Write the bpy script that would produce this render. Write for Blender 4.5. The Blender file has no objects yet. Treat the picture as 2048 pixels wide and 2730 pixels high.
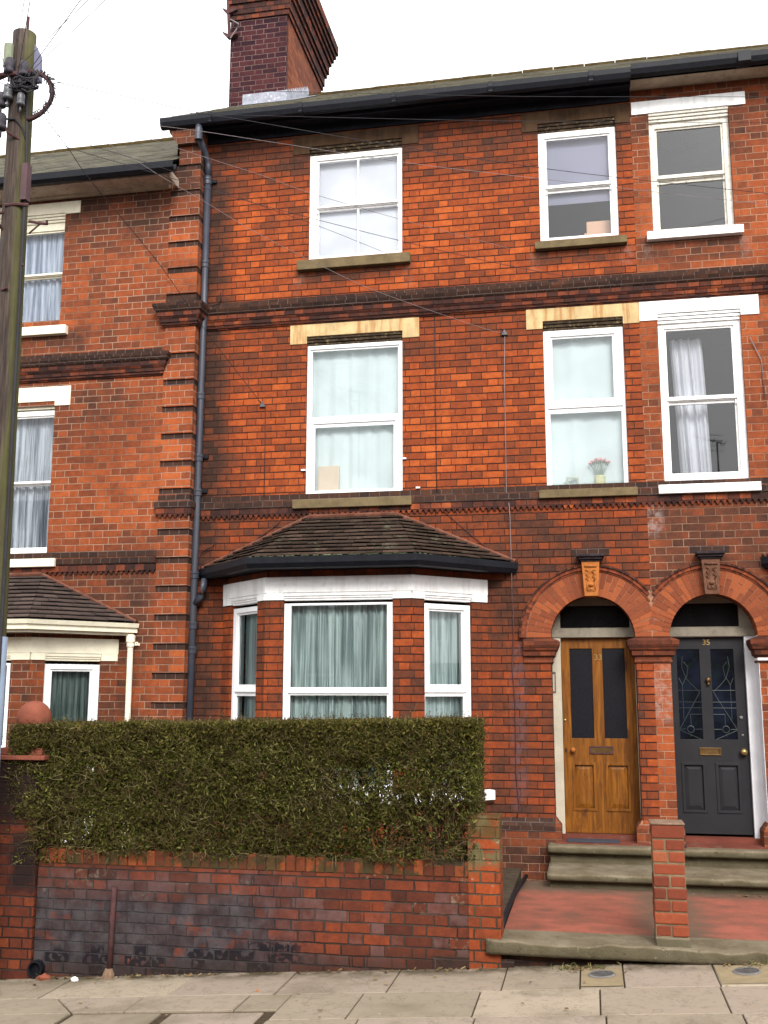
import bpy, bmesh, math, random
import numpy as np
from mathutils import Vector, Matrix, noise as mnoise
random.seed(7); rng = np.random.default_rng(7)
R_ = math.radians
scene = bpy.context.scene
C = scene.collection
# ------------------------------------------------------------------ camera
YAW, PITCH, ROLL, DIST, CAMZ, FPX = -0.192099844, 0.169974818, 0.00106094, 11.07597, 2.0, 2779.6
def cam_axes():
    cy, sy, cp, sp = math.cos(YAW), math.sin(YAW), math.cos(PITCH), math.sin(PITCH)
    f = Vector((sy*cp, cy*cp, sp)); r = Vector((cy, -sy, 0)); u = r.cross(f)
    cr, sr = math.cos(ROLL), math.sin(ROLL)
    return cr*r+sr*u, -sr*r+cr*u, f
cr_, cu_, cf_ = cam_axes()
cd = bpy.data.cameras.new('camera'); cam = bpy.data.objects.new('camera', cd); C.objects.link(cam)
cam.matrix_world = Matrix(((cr_.x, cu_.x, -cf_.x, 0), (cr_.y, cu_.y, -cf_.y, -DIST), (cr_.z, cu_.z, -cf_.z, CAMZ), (0, 0, 0, 1)))
cd.sensor_fit = 'VERTICAL'; cd.sensor_height = 36; cd.lens = 36*FPX/2730; cd.clip_end = 500; cd.clip_start = .05
scene.camera = cam
# ------------------------------------------------------------------ sky, sun, exposure
SUN_EL, SUN_AZ = 37, 160           # sun high behind the photographer's right shoulder, through cloud
w = bpy.data.worlds.new('World'); scene.world = w; w.use_nodes = True
nt = w.node_tree; nt.nodes.clear()
sky = nt.nodes.new('ShaderNodeTexSky'); sky.sky_type = 'NISHITA'; sky.sun_disc = False
sky.sun_elevation = R_(SUN_EL); sky.sun_rotation = R_(SUN_AZ); sky.air_density = 1.0; sky.dust_density = 4.0; sky.ozone_density = 1
hs = nt.nodes.new('ShaderNodeHueSaturation'); hs.inputs['Saturation'].default_value = .10; hs.inputs['Value'].default_value = 1.0
bg = nt.nodes.new('ShaderNodeBackground'); bg.inputs[1].default_value = .13
mx = nt.nodes.new('ShaderNodeMix'); mx.data_type = 'RGBA'; mx.inputs[0].default_value = .6
mx.inputs[7].default_value = (9.6, 9.7, 9.9, 1)     # even cloud cover
wo = nt.nodes.new('ShaderNodeOutputWorld')
nt.links.new(sky.outputs[0], hs.inputs['Color']); nt.links.new(hs.outputs[0], mx.inputs[6])
nt.links.new(mx.outputs[2], bg.inputs[0]); nt.links.new(bg.outputs[0], wo.inputs[0])
sl = bpy.data.lights.new('sun', 'SUN'); sl.energy = 1.5; sl.angle = R_(22); sl.color = (1, .96, .9)
so = bpy.data.objects.new('sun', sl); C.objects.link(so)
_d = Vector((math.sin(R_(SUN_AZ))*math.cos(R_(SUN_EL)), math.cos(R_(SUN_AZ))*math.cos(R_(SUN_EL)), math.sin(R_(SUN_EL))))
so.rotation_euler = (-_d).to_track_quat('-Z', 'Y').to_euler(); so.location = (4, -14, 14)
scene.view_settings.view_transform = 'Standard'; scene.view_settings.look = 'None'
scene.view_settings.gamma = 1; scene.view_settings.exposure = 1.2
try: scene.cycles.max_bounces = 8; scene.cycles.transparent_max_bounces = 24
except Exception: pass

def at(px, py, Y):                 # a point of the photograph on the plane y = Y
    v = cf_*FPX + cr_*(px-1024) - cu_*(py-1365)
    t = (Y+DIST)/v.y
    return Vector((v.x*t, Y, CAMZ+v.z*t))

# ------------------------------------------------------------------ node helper
class NB:
    def __init__(s, name, rough=.8):
        s.mat = bpy.data.materials.new(name); s.mat.use_nodes = True
        s.nt = s.mat.node_tree; s.n = s.nt.nodes; s.n.clear()
        s.out = s.n.new('ShaderNodeOutputMaterial'); s.b = s.n.new('ShaderNodeBsdfPrincipled')
        s.b.inputs['Roughness'].default_value = rough
        if rough >= .6: s.b.inputs['Specular IOR Level'].default_value = .12
        s.nt.links.new(s.b.outputs[0], s.out.inputs[0])
        s._geo = None
    def L(s, a, b): s.nt.links.new(a, b)
    def geo(s):
        if not s._geo: s._geo = s.n.new('ShaderNodeNewGeometry')
        return s._geo
    def _in(s, sock, v):
        if v is None: return
        if isinstance(v, (int, float)): sock.default_value = v
        elif isinstance(v, tuple): sock.default_value = v if len(v) == len(sock.default_value) else v+(1,)
        else: s.L(v, sock)
    def m(s, op, a, b=None, c=None, clamp=False):
        n = s.n.new('ShaderNodeMath'); n.operation = op; n.use_clamp = clamp
        s._in(n.inputs[0], a); s._in(n.inputs[1], b); s._in(n.inputs[2], c); return n.outputs[0]
    def mr(s, v, a, b, c=0., d=1., smooth=True):
        n = s.n.new('ShaderNodeMapRange'); n.interpolation_type = 'SMOOTHSTEP' if smooth else 'LINEAR'
        s._in(n.inputs[0], v); s._in(n.inputs[1], a); s._in(n.inputs[2], b); s._in(n.inputs[3], c); s._in(n.inputs[4], d); return n.outputs[0]
    def mix(s, f, a, b, mode='MIX'):
        n = s.n.new('ShaderNodeMix'); n.data_type = 'RGBA'; n.blend_type = mode
        s._in(n.inputs[0], f); s._in(n.inputs[6], a); s._in(n.inputs[7], b); return n.outputs[2]
    def noise(s, scale, detail=2, rough=.5, vec=None, dist=0):
        n = s.n.new('ShaderNodeTexNoise'); n.inputs['Scale'].default_value = scale; n.inputs['Detail'].default_value = detail
        n.inputs['Roughness'].default_value = rough; n.inputs['Distortion'].default_value = dist
        s.L(vec if vec is not None else s.geo().outputs['Position'], n.inputs['Vector']); return n.outputs[0]
    def vmap(s, scale, vec=None):
        n = s.n.new('ShaderNodeVectorMath'); n.operation = 'MULTIPLY'
        s.L(vec if vec is not None else s.geo().outputs['Position'], n.inputs[0]); n.inputs[1].default_value = scale; return n.outputs[0]
    def sep(s, v):
        n = s.n.new('ShaderNodeSeparateXYZ'); s.L(v, n.inputs[0]); return n.outputs
    def comb(s, x, y, z=0.):
        n = s.n.new('ShaderNodeCombineXYZ'); s._in(n.inputs[0], x); s._in(n.inputs[1], y); s._in(n.inputs[2], z); return n.outputs[0]
    def white(s, vec):
        n = s.n.new('ShaderNodeTexWhiteNoise'); n.noise_dimensions = '3D'; s.L(vec, n.inputs[0]); return n.outputs
    def ramp(s, v, stops, interp='LINEAR'):
        n = s.n.new('ShaderNodeValToRGB'); n.color_ramp.interpolation = interp
        e = n.color_ramp.elements
        while len(e) < len(stops): e.new(.5)
        for i, (p, c) in enumerate(stops): e[i].position = p; e[i].color = c+(1,) if len(c) == 3 else c
        s.L(v, n.inputs[0]); return n.outputs[0]
    def bump(s, h, strength=.5, dist=.01):
        n = s.n.new('ShaderNodeBump'); n.inputs['Strength'].default_value = strength; n.inputs['Distance'].default_value = dist
        s.L(h, n.inputs['Height']); s.L(n.outputs[0], s.b.inputs['Normal'])
    def col(s, c): s._in(s.b.inputs['Base Color'], c)
    def softbox(s, x, z, b):       # (x0,x1,z0,z1,soft,strength): where soot or damp has settled on a wall
        x0, x1, z0, z1, so_, st = b
        a = s.m('MULTIPLY', s.mr(x, x0-so_, x0+so_), s.mr(x, x1-so_, x1+so_, 1., 0.))
        c = s.m('MULTIPLY', s.mr(z, z0-so_, z0+so_), s.mr(z, z1-so_, z1+so_, 1., 0.))
        return s.m('MULTIPLY', s.m('MULTIPLY', a, c), st)

H = .0795; PB = .3435; ST = .229
def brick_mat(name, stops, mortar, mw=.005, soot=(), pale=(), bond='flemish', zoff=.0385, wobble=.004, big=.35, bumpk=.6, bed_dark=0., wash=None, tilt=0., base=.29, rvar=.38):
    s = NB(name, .88)
    P = s.geo().outputs['Position']; Nn = s.geo().outputs['True Normal']
    px, py, pz = s.sep(P)[:3]; nx, ny, nz = s.sep(Nn)[:3]
    u = s.m('ADD', s.m('MULTIPLY', px, s.m('MULTIPLY', ny, -1.)), s.m('MULTIPLY', py, nx))
    top = s.m('GREATER_THAN', s.m('ABSOLUTE', nz), .7)
    u = s.m('ADD', s.m('MULTIPLY', u, s.m('SUBTRACT', 1., top)), s.m('MULTIPLY', px, top))
    v = s.m('ADD', s.m('MULTIPLY', pz, s.m('SUBTRACT', 1., top)), s.m('MULTIPLY', py, top))
    if tilt: v = s.m('ADD', v, s.m('MULTIPLY', px, -tilt))
    w1 = s.noise(9, 2); w2 = s.noise(5.3, 2, vec=s.vmap((1, 1, 1.7)))
    u = s.m('ADD', u, s.m('MULTIPLY', s.m('SUBTRACT', w1, .5), wobble*2))
    v = s.m('ADD', s.m('ADD', v, 10-zoff), s.m('MULTIPLY', s.m('SUBTRACT', w2, .5), wobble*2.2))
    u = s.m('ADD', u, 50.)
    row = s.m('FLOOR', s.m('DIVIDE', v, H)); rem = s.m('SUBTRACT', v, s.m('MULTIPLY', row, H))
    par = s.m('MODULO', row, 2.)
    jit = s.m('MULTIPLY', s.white(s.comb(row, 3., 1.))[0], .02)
    if bond == 'flemish':
        uu = s.m('ADD', s.m('ADD', u, s.m('MULTIPLY', par, PB/2)), jit)
        cell = s.m('FLOOR', s.m('DIVIDE', uu, PB)); ww = s.m('SUBTRACT', uu, s.m('MULTIPLY', cell, PB))
        edge = s.m('ADD', ST, s.m('MULTIPLY', s.m('SUBTRACT', s.white(s.comb(cell, row, 7.))[0], .5), .012))
        hd = s.m('GREATER_THAN', ww, edge)
        du = s.m('MINIMUM', s.m('MINIMUM', ww, s.m('SUBTRACT', PB, ww)), s.m('ABSOLUTE', s.m('SUBTRACT', ww, edge)))
        cid = s.m('ADD', s.m('MULTIPLY', cell, 2.), hd)
    else:                          # 'header': a course of headers or a mixed garden bond
        W_ = .1145
        uu = s.m('ADD', s.m('ADD', u, s.m('MULTIPLY', par, W_/2)), jit)
        cid = s.m('FLOOR', s.m('DIVIDE', uu, W_)); ww = s.m('SUBTRACT', uu, s.m('MULTIPLY', cid, W_))
        du = s.m('MINIMUM', ww, s.m('SUBTRACT', W_, ww))
    dv = s.m('MINIMUM', rem, s.m('SUBTRACT', H, rem))
    rag = s.m('MULTIPLY', s.m('SUBTRACT', s.noise(60, 3), .5), .006)
    d = s.m('ADD', s.m('MINIMUM', du, dv), rag)
    mm = s.mr(d, mw*.55, mw*1.25, 1., 0.)
    wn = s.white(s.comb(cid, row, 0.)); r1 = wn[0]
    r2 = s.white(s.comb(cid, row, 5.))[0]
    bigN = s.noise(.9, 3, .6); fine = s.noise(45, 4, .65); mid = s.noise(14, 3, .6)
    t = s.m('ADD', s.m('ADD', base, s.m('MULTIPLY', s.m('POWER', r1, .8), rvar)), s.m('MULTIPLY', s.m('SUBTRACT', bigN, .36), big*2.1))
    t = s.m('ADD', t, s.m('MULTIPLY', s.m('SUBTRACT', mid, .5), .55))
    soot_v = None
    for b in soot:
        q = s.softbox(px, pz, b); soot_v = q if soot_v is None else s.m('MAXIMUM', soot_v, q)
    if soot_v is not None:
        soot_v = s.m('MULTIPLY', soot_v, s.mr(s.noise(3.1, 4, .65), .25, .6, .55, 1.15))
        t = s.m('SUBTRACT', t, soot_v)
    c = s.ramp(t, stops)
    c = s.mix(s.mr(fine, .3, .75, 0., .35), c, s.mix(1., c, (.45, .42, .42), 'MULTIPLY'))
    c = s.mix(s.m('MULTIPLY', r2, .25), c, s.mix(1., c, (1.25, 1.0, .9), 'MULTIPLY'))
    mc = s.mix(s.mr(s.noise(2.2, 3), .35, .65), mortar, s.mix(1., mortar, (.5, .47, .45), 'MULTIPLY'))
    if soot_v is not None: mc = s.mix(s.m('MULTIPLY', soot_v, 1.0, clamp=True), mc, s.mix(1., mc, (.4, .36, .36), 'MULTIPLY'))
    c = s.mix(mm, c, mc)
    if bed_dark:                   # weathered bed joints, the joint's shadow painted as a dark line below each brick
        bd = s.mr(s.m('ADD', rem, s.m('MULTIPLY', rag, 1.6)), .006, .016, 1., 0.)
        bd = s.m('MULTIPLY', bd, s.mr(s.noise(7, 2), .3, .6, .6, 1.))
        c = s.mix(s.m('MULTIPLY', bd, bed_dark), c, (.022, .010, .008))
    for b, pc in pale:
        q = s.m('MULTIPLY', s.softbox(px, pz, b), s.mr(s.noise(11, 4, .7), .4, .62))
        c = s.mix(q, c, pc)
    if wash: c = wash(s, c, px, pz, r1, mm, cid, row)
    s.col(c)
    hgt = s.m('SUBTRACT', s.m('ADD', s.m('MULTIPLY', fine, .35), s.m('MULTIPLY', r2, .25)), s.m('MULTIPLY', mm, 1.))
    s.bump(hgt, bumpk, .008)
    return s.mat

# brick colours (dark / brown / red / bright)
RB = [(0., (.040, .021, .015)), (.18, (.075, .030, .018)), (.36, (.13, .037, .016)), (.56, (.215, .047, .015)), (.78, (.345, .078, .019)), (1., (.45, .112, .026))]
RL = [(0., (.048, .023, .016)), (.22, (.090, .034, .020)), (.46, (.17, .046, .019)), (.74, (.285, .072, .024)), (1., (.40, .108, .033))]
DK = [(0., (.016, .011, .010)), (.4, (.030, .018, .015)), (.75, (.055, .027, .018)), (1., (.11, .04, .022))]
CH = [(0., (.006, .005, .008)), (.35, (.015, .008, .012)), (.6, (.033, .011, .015)), (.85, (.062, .018, .020)), (1., (.11, .05, .045))]
BEIGE = (.36, .25, .18); GREYM = (.20, .15, .13)
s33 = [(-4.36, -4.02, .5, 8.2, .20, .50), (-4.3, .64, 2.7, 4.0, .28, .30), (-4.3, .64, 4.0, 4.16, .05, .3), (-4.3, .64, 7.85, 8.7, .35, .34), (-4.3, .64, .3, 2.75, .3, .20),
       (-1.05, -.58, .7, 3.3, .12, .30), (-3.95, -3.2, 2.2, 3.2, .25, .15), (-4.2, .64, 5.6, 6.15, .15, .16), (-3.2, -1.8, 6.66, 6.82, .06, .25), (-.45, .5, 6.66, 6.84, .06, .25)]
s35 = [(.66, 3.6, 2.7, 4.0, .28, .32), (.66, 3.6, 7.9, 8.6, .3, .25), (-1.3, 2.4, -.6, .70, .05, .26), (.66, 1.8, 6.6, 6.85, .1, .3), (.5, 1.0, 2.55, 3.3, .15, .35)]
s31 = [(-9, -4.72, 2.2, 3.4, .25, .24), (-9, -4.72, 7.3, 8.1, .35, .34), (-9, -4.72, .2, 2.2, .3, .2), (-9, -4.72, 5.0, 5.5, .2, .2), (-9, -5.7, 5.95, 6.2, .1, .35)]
pl33 = [((-3.22, -3.10, 6.5, 6.8, .04, .3), (.20, .13, .10)), ((-1.93, -1.83, 6.55, 6.8, .04, .35), (.20, .13, .10)), ((-.5, -.38, 6.6, 6.82, .03, .25), (.2, .14, .11)),
        ((.48, .62, 6.6, 6.82, .03, .35), (.2, .14, .12)), ((-.80, -.66, .8, 2.5, .06, .55), (.10, .065, .075))]
pl35 = [((.72, .82, 6.6, 6.8, .03, .3), (.2, .15, .13)), ((1.74, 1.84, 6.55, 6.82, .03, .45), (.22, .16, .14)), ((.55, .80, 3.6, 4.0, .05, .5), (.30, .25, .24)), ((.5, .82, 1.7, 2.3, .05, .6), (.30, .20, .17))]
M = {}
M['brick33'] = brick_mat('weathered_red_brick', RB, (.060, .026, .02), .0042, s33, pl33, bed_dark=.95, base=.31, rvar=.36)
M['brick35'] = brick_mat('red_brick_pale_pointing', RL, (.30, .175, .115), .0045, s35, pl35, base=.25)
M['brick31'] = brick_mat('red_brick_beige_pointing', RL, (.30, .20, .14), .0045, s31, (), base=.245)
M['brickpier'] = brick_mat('pier_brick', RL, (.30, .19, .14), .0045, [(-4.8, -4.2, 7.6, 8.9, .3, .4), (-4.8, -4.2, .5, 3.9, .3, .10)], ())
M['brickdark'] = brick_mat('dark_blue_brick', DK, (.11, .08, .07), .005, (), (), bond='header')
M['brickmould'] = brick_mat('sooty_moulded_brick', [(0., (.020, .012, .012)), (.4, (.048, .022, .018)), (.65, (.10, .032, .020)), (.88, (.20, .052, .022)), (1., (.32, .085, .03))], (.04, .022, .02), .004, (), (), bond='header', big=.5, base=.1, rvar=.6)
M['impost'] = brick_mat('red_moulded_brick', [(0., (.025, .012, .010)), (.4, (.065, .023, .015)), (.75, (.13, .038, .019)), (1., (.22, .060, .024))], (.07, .035, .025), .003, (), (), bond='flemish', big=.45, base=.15, rvar=.5)
M['chimney'] = brick_mat('sooty_chimney_brick', CH, (.15, .095, .085), .0055, (), (), bed_dark=.3)
M['chimside'] = brick_mat('orange_chimney_brick', [(0., (.03, .014, .012)), (.45, (.13, .038, .019)), (1., (.30, .095, .038))], (.10, .05, .04), .005, (), ())

def simple(name, c, rough=.7, var=.25, scale=6, metal=0, spec=None, bumpk=0., dirt=None, streak=None):
    s = NB(name, rough)
    n = s.noise(scale, 4, .6)
    dk = tuple(x*(1-var) for x in c); lt = tuple(min(1, x*(1+var*.5)) for x in c)
    k = s.mix(s.mr(n, .3, .7), dk, lt)
    if dirt: k = s.mix(s.mr(s.noise(scale*3.1, 5, .7), .52, .72, 0., dirt[1]), k, dirt[0])
    if streak: k = s.mix(s.mr(s.noise(1., 5, .6, vec=s.vmap((14, 14, 1.2))), .45, .68, 0., streak[1]), k, streak[0])
    s.col(k); s.b.inputs['Metallic'].default_value = metal
    if spec is not None: s.b.inputs['Specular IOR Level'].default_value = spec
    if bumpk: s.bump(s.noise(scale*6, 5, .65), bumpk, .01)
    return s.mat
M['white'] = simple('white_paint', (.86, .86, .85), .5, .06, 5, dirt=((.50, .47, .42), .4), streak=((.58, .56, .52), .45), bumpk=.12)
M['upvc'] = simple('white_plastic', (.82, .83, .83), .35, .04, 3, streak=((.62, .61, .58), .3))
M['oldwhite'] = simple('flaking_cream_paint', (.66, .63, .55), .6, .12, 9, dirt=((.22, .17, .12), .75), bumpk=.2)
M['cream'] = simple('cream_paint', (.76, .71, .55), .55, .08, 6, dirt=((.45, .36, .22), .3), bumpk=.1)
M['creamold'] = simple('weathered_cream_board', (.42, .34, .25), .7, .2, 5, dirt=((.12, .09, .07), .6), bumpk=.2)
M['boardold'] = simple('grimy_cream_board', (.42, .34, .27), .75, .22, 5, dirt=((.12, .08, .07), .55), bumpk=.2)
M['stone'] = simple('yellow_stained_stone', (.50, .37, .19), .85, .22, 4, dirt=((.25, .10, .03), .35), streak=((.30, .13, .035), .75), bumpk=.25)
M['stonedirtyshade'] = simple('shaded_sooty_stone', (.055, .030, .016), .9, .4, 4, dirt=((.04, .03, .025), .7), streak=((.09, .055, .028), .4), bumpk=.25)  # dirty lintel stone, with the shade under the eaves darkened into its colour
M['sillstone'] = simple('olive_stone_sill', (.135, .100, .052), .9, .25, 7, dirt=((.08, .06, .045), .5), bumpk=.2)
M['blackstone'] = simple('black_crusted_stone', (.045, .03, .02), .85, .5, 9, dirt=((.50, .40, .18), .45), bumpk=.3)
def step_mat():
    s = NB('mossy_stone_step', .95); s.b.inputs['Specular IOR Level'].default_value = .15; nz = s.sep(s.geo().outputs['Normal'])[2]
    c = s.ramp(s.noise(3.2, 6, .68), [(.3, (.085, .066, .040)), (.48, (.135, .108, .070)), (.66, (.185, .155, .108)), (.8, (.225, .195, .145))])
    moss = s.mix(s.noise(7, 5, .7), (.036, .033, .016), (.090, .078, .044))
    c = s.mix(s.m('MULTIPLY', s.mr(s.m('ADD', nz, s.m('MULTIPLY', s.m('SUBTRACT', s.noise(6, 4, .7), .5), .9)), .15, .75, 1., 0.), .62), c, moss)
    c = s.mix(s.mr(s.noise(11, 5, .75), .60, .70, 0., .85), c, (.038, .030, .018))
    c = s.mix(s.mr(s.noise(24, 4, .7), .64, .72, 0., .5), c, (.27, .25, .18))
    s.col(c); s.bump(s.noise(28, 6, .72), .8, .012); return s.mat
M['step'] = step_mat()
M['stepface'] = M['step']
M['black'] = simple('black_paint', (.006, .007, .011), .55, .3, 8, dirt=((.03, .03, .03), .3), spec=.22)
M['bluegrey'] = simple('slate_blue_pipe', (.036, .040, .056), .42, .2, 5, streak=((.075, .075, .08), .5), spec=.35)
M['darkboard'] = simple('black_fascia_board', (.008, .008, .012), .8, .4, 5, dirt=((.03, .03, .035), .3), spec=.15)
M['iron'] = simple('rusty_iron', (.075, .035, .035), .8, .35, 12, bumpk=.2)
M['redpaint'] = simple('red_oxide_cement', (.14, .040, .026), .85, .22, 2.2, dirt=((.14, .085, .07), .8), bumpk=.25)
M['lead'] = simple('lead_flashing', (.22, .23, .27), .5, .3, 7, dirt=((.62, .63, .68), .8), bumpk=.2)
M['terracotta'] = simple('orange_terracotta', (.34, .115, .028), .8, .2, 12, bumpk=.3)
M['terrabrown'] = simple('brown_terracotta', (.13, .060, .036), .85, .3, 12, dirt=((.08, .04, .03), .5), bumpk=.3)
M['redstone'] = simple('red_terracotta_ball', (.20, .062, .038), .85, .15, 14, bumpk=.3)
M['copper'] = simple('tarnished_brass', (.13, .075, .026), .4, .3, 20, metal=.7)
M['brass'] = simple('brass', (.40, .27, .10), .35, .2, 20, metal=.8)
M['greydoor'] = simple('charcoal_door_paint', (.016, .0155, .018), .6, .15, 6, bumpk=.05, spec=.2)
M['lead_came'] = simple('lead_came', (.022, .032, .033), .5, .1, 6)
M['darkglass'] = simple('dark_obscured_glass', (.008, .008, .011), .45, .6, 90, dirt=((.022, .018, .022), .5), bumpk=.15, spec=.12)
M['bluestain'] = simple('dark_stained_glass', (.004, .006, .013), .3, .8, 5, dirt=((.003, .011, .006), .9), spec=.12)
M['dark'] = simple('unlit_room', (.036, .040, .058), .9, .3, 2)
M['concrete'] = simple('yellow_concrete_patch', (.225, .175, .105), .9, .15, 9, bumpk=.3)
M['cover'] = simple('worn_iron_cover', (.15, .14, .135), .7, .2, 20, bumpk=.3)
M['soil'] = simple('garden_soil', (.06, .045, .03), .95, .4, 10, bumpk=.8)
M['asphalt'] = simple('asphalt', (.05, .05, .052), .9, .2, 30, bumpk=.4)
M['mat_rubber'] = simple('slate_doormat', (.045, .045, .058), .9, .2, 30, bumpk=.3)
M['wirem'] = simple('black_cable', (.03, .028, .032), .6, .2, 5)
M['wiregrey'] = simple('grey_cable', (.16, .13, .13), .5, .2, 5)
M['ceramic'] = simple('insulator', (.070, .072, .078), .4, .3, 10)
M['polewood_g'] = None
def curtain_mat(name, c, tr=.35, thin=None):
    s = NB(name, .9); cc = s.mix(s.mr(s.noise(2, 2), .3, .7), c, tuple(x*.85 for x in c))
    if thin:       # gathered net: doubled cloth reads pale, single cloth lets the dark room through
        px, py, pz = s.sep(s.geo().outputs['Position'])[:3]
        u = s.m('ADD', px, s.m('MULTIPLY', py, .8)); st = s.noise(1, 3, .6, vec=s.comb(s.m('MULTIPLY', u, 26.), 0., s.m('MULTIPLY', pz, .9)))
        cc = s.mix(s.mr(st, .36, .62), thin, cc)
    s.col(cc)
    t = s.n.new('ShaderNodeBsdfTranslucent'); t.inputs[0].default_value = c+(1,)
    m_ = s.n.new('ShaderNodeMixShader'); m_.inputs[0].default_value = tr
    s.L(s.b.outputs[0], m_.inputs[1]); s.L(t.outputs[0], m_.inputs[2]); s.L(m_.outputs[0], s.out.inputs[0]); return s.mat
M['net'] = curtain_mat('white_net', (.76, .84, .82), .06); M['blind'] = curtain_mat('white_blind', (.76, .76, .80), .05)
M['netblue'] = curtain_mat('bluish_net', (.74, .82, .80), .10, (.26, .32, .32)); M['netlav'] = curtain_mat('lavender_net', (.66, .71, .80), .10, (.20, .235, .31)); M['lace'] = curtain_mat('lace_net', (.74, .78, .82), .10, (.16, .18, .21)); M['blindlav'] = curtain_mat('lavender_blind', (.42, .41, .52))
M['netgreen'] = curtain_mat('greenish_net', (.30, .36, .34), .1, (.05, .075, .06))
def glass_mat(name, tint=(.93, .96, .96), k=.075, kk=1.0):
    s = NB(name); g = s.n.new('ShaderNodeBsdfGlossy'); g.inputs['Roughness'].default_value = .015; g.inputs[0].default_value = (1, 1, 1, 1)
    t = s.n.new('ShaderNodeBsdfTransparent'); t.inputs[0].default_value = tint+(1,)
    fr = s.n.new('ShaderNodeFresnel'); fr.inputs[0].default_value = 1.5
    f = s.m('ADD', s.m('MULTIPLY', fr.outputs[0], kk), k-.04)
    m_ = s.n.new('ShaderNodeMixShader'); s.L(f, m_.inputs[0]); s.L(t.outputs[0], m_.inputs[1]); s.L(g.outputs[0], m_.inputs[2]); s.L(m_.outputs[0], s.out.inputs[0])
    s.n.remove(s.b); return s.mat
M['glass'] = glass_mat('window_glass', (.92, .95, .97), .05, .9)
M['glassd'] = glass_mat('bay_window_glass', (.86, .92, .92), .05)
def wood_door():
    s = NB('varnished_pine', .5); s.b.inputs['Specular IOR Level'].default_value = .18
    v = s.vmap((9, 9, 1.1)); g = s.noise(2.2, 5, .65, vec=v, dist=1.2); kn = s.noise(4.5, 2, .5)
    c = s.ramp(g, [(.25, (.060, .019, .003)), (.45, (.130, .044, .005)), (.62, (.205, .073, .007)), (.8, (.27, .108, .013))])
    c = s.mix(s.mr(kn, .66, .76), c, (.07, .022, .008)); s.col(c); s.bump(g, .1, .004); return s.mat
M['pine'] = wood_door()
def pole_mat():
    s = NB('weathered_pole_wood', .9); p = s.geo().outputs['Position']; n_ = s.sep(s.geo().outputs['Normal'])
    g = s.noise(3, 6, .7, vec=s.vmap((16, 16, .7))); c = s.ramp(g, [(.3, (.020, .014, .015)), (.5, (.050, .037, .031)), (.7, (.11, .085, .066))])
    side = s.mr(s.m('ADD', n_[0], s.m('MULTIPLY', s.m('SUBTRACT', s.noise(1.5, 3), .5), .9)), .38, .85)
    c = s.mix(s.m('MULTIPLY', side, .62), c, s.mix(s.noise(8, 3), (.055, .058, .014), (.115, .115, .045)))
    s.col(c); s.bump(g, .6, .01); return s.mat
M['polewood'] = pole_mat()
def tile_mat(name, stops, moss=True, pitch=.165):
    s = NB(name, .85); r = s.geo().outputs['Random Per Island']
    px, py, pz = s.sep(s.geo().outputs['Position'])[:3]
    c = s.ramp(s.m('ADD', s.m('MULTIPLY', r, .6), s.m('MULTIPLY', s.noise(16, 4, .7), .5)), stops)
    if moss:
        c = s.mix(s.mr(s.noise(6, 5, .75), .57, .68, 0., .8), c, (.10, .10, .065))
        c = s.mix(s.mr(s.noise(9, 4, .7, vec=s.vmap((1, 1, 1.3))), .62, .72, 0., .7), c, (.02, .018, .015))
    s.col(c); s.bump(s.noise(40, 4, .7), .5, .008); return s.mat
M['tile'] = tile_mat('weathered_clay_tile', [(0., (.014, .010, .008)), (.4, (.034, .022, .016)), (.75, (.058, .037, .027)), (1., (.095, .058, .042))])
M['tile31'] = tile_mat('grey_clay_tile', [(0., (.032, .023, .020)), (.5, (.065, .046, .040)), (1., (.10, .073, .062))], False)
M['slate'] = tile_mat('lichened_slate', [(0., (.035, .032, .024)), (.5, (.068, .062, .045)), (1., (.11, .10, .07))])
M['hip'] = simple('red_clay_verge', (.13, .050, .032), .85, .3, 10, dirt=((.17, .14, .10), .5), bumpk=.4)
M['mossridge'] = simple('mossy_ridge_tile', (.060, .042, .014), .9, .4, 12, dirt=((.085, .035, .015), .5), bumpk=.8)
def island_brick(name, stops):
    s = NB(name, .85); r = s.geo().outputs['Random Per Island']
    s.col(s.ramp(s.m('ADD', s.m('MULTIPLY', r, .7), s.m('MULTIPLY', s.noise(25, 4, .65), .35)), stops)); s.bump(s.noise(60, 4), .4, .006); return s.mat
M['vouss'] = island_brick('arch_brick', [(0., (.13, .036, .018)), (.5, (.20, .053, .022)), (1., (.29, .078, .028))])
M['hood'] = island_brick('hood_brick', [(0., (.045, .018, .014)), (.45, (.14, .036, .018)), (1., (.25, .062, .024))])
M['hooddark'] = island_brick('sooty_hood_edge', [(0., (.018, .011, .010)), (.5, (.045, .020, .014)), (1., (.14, .040, .020))])
M['mortarpink'] = simple('arch_mortar', (.30, .16, .10), .95, .2, 20)

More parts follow.
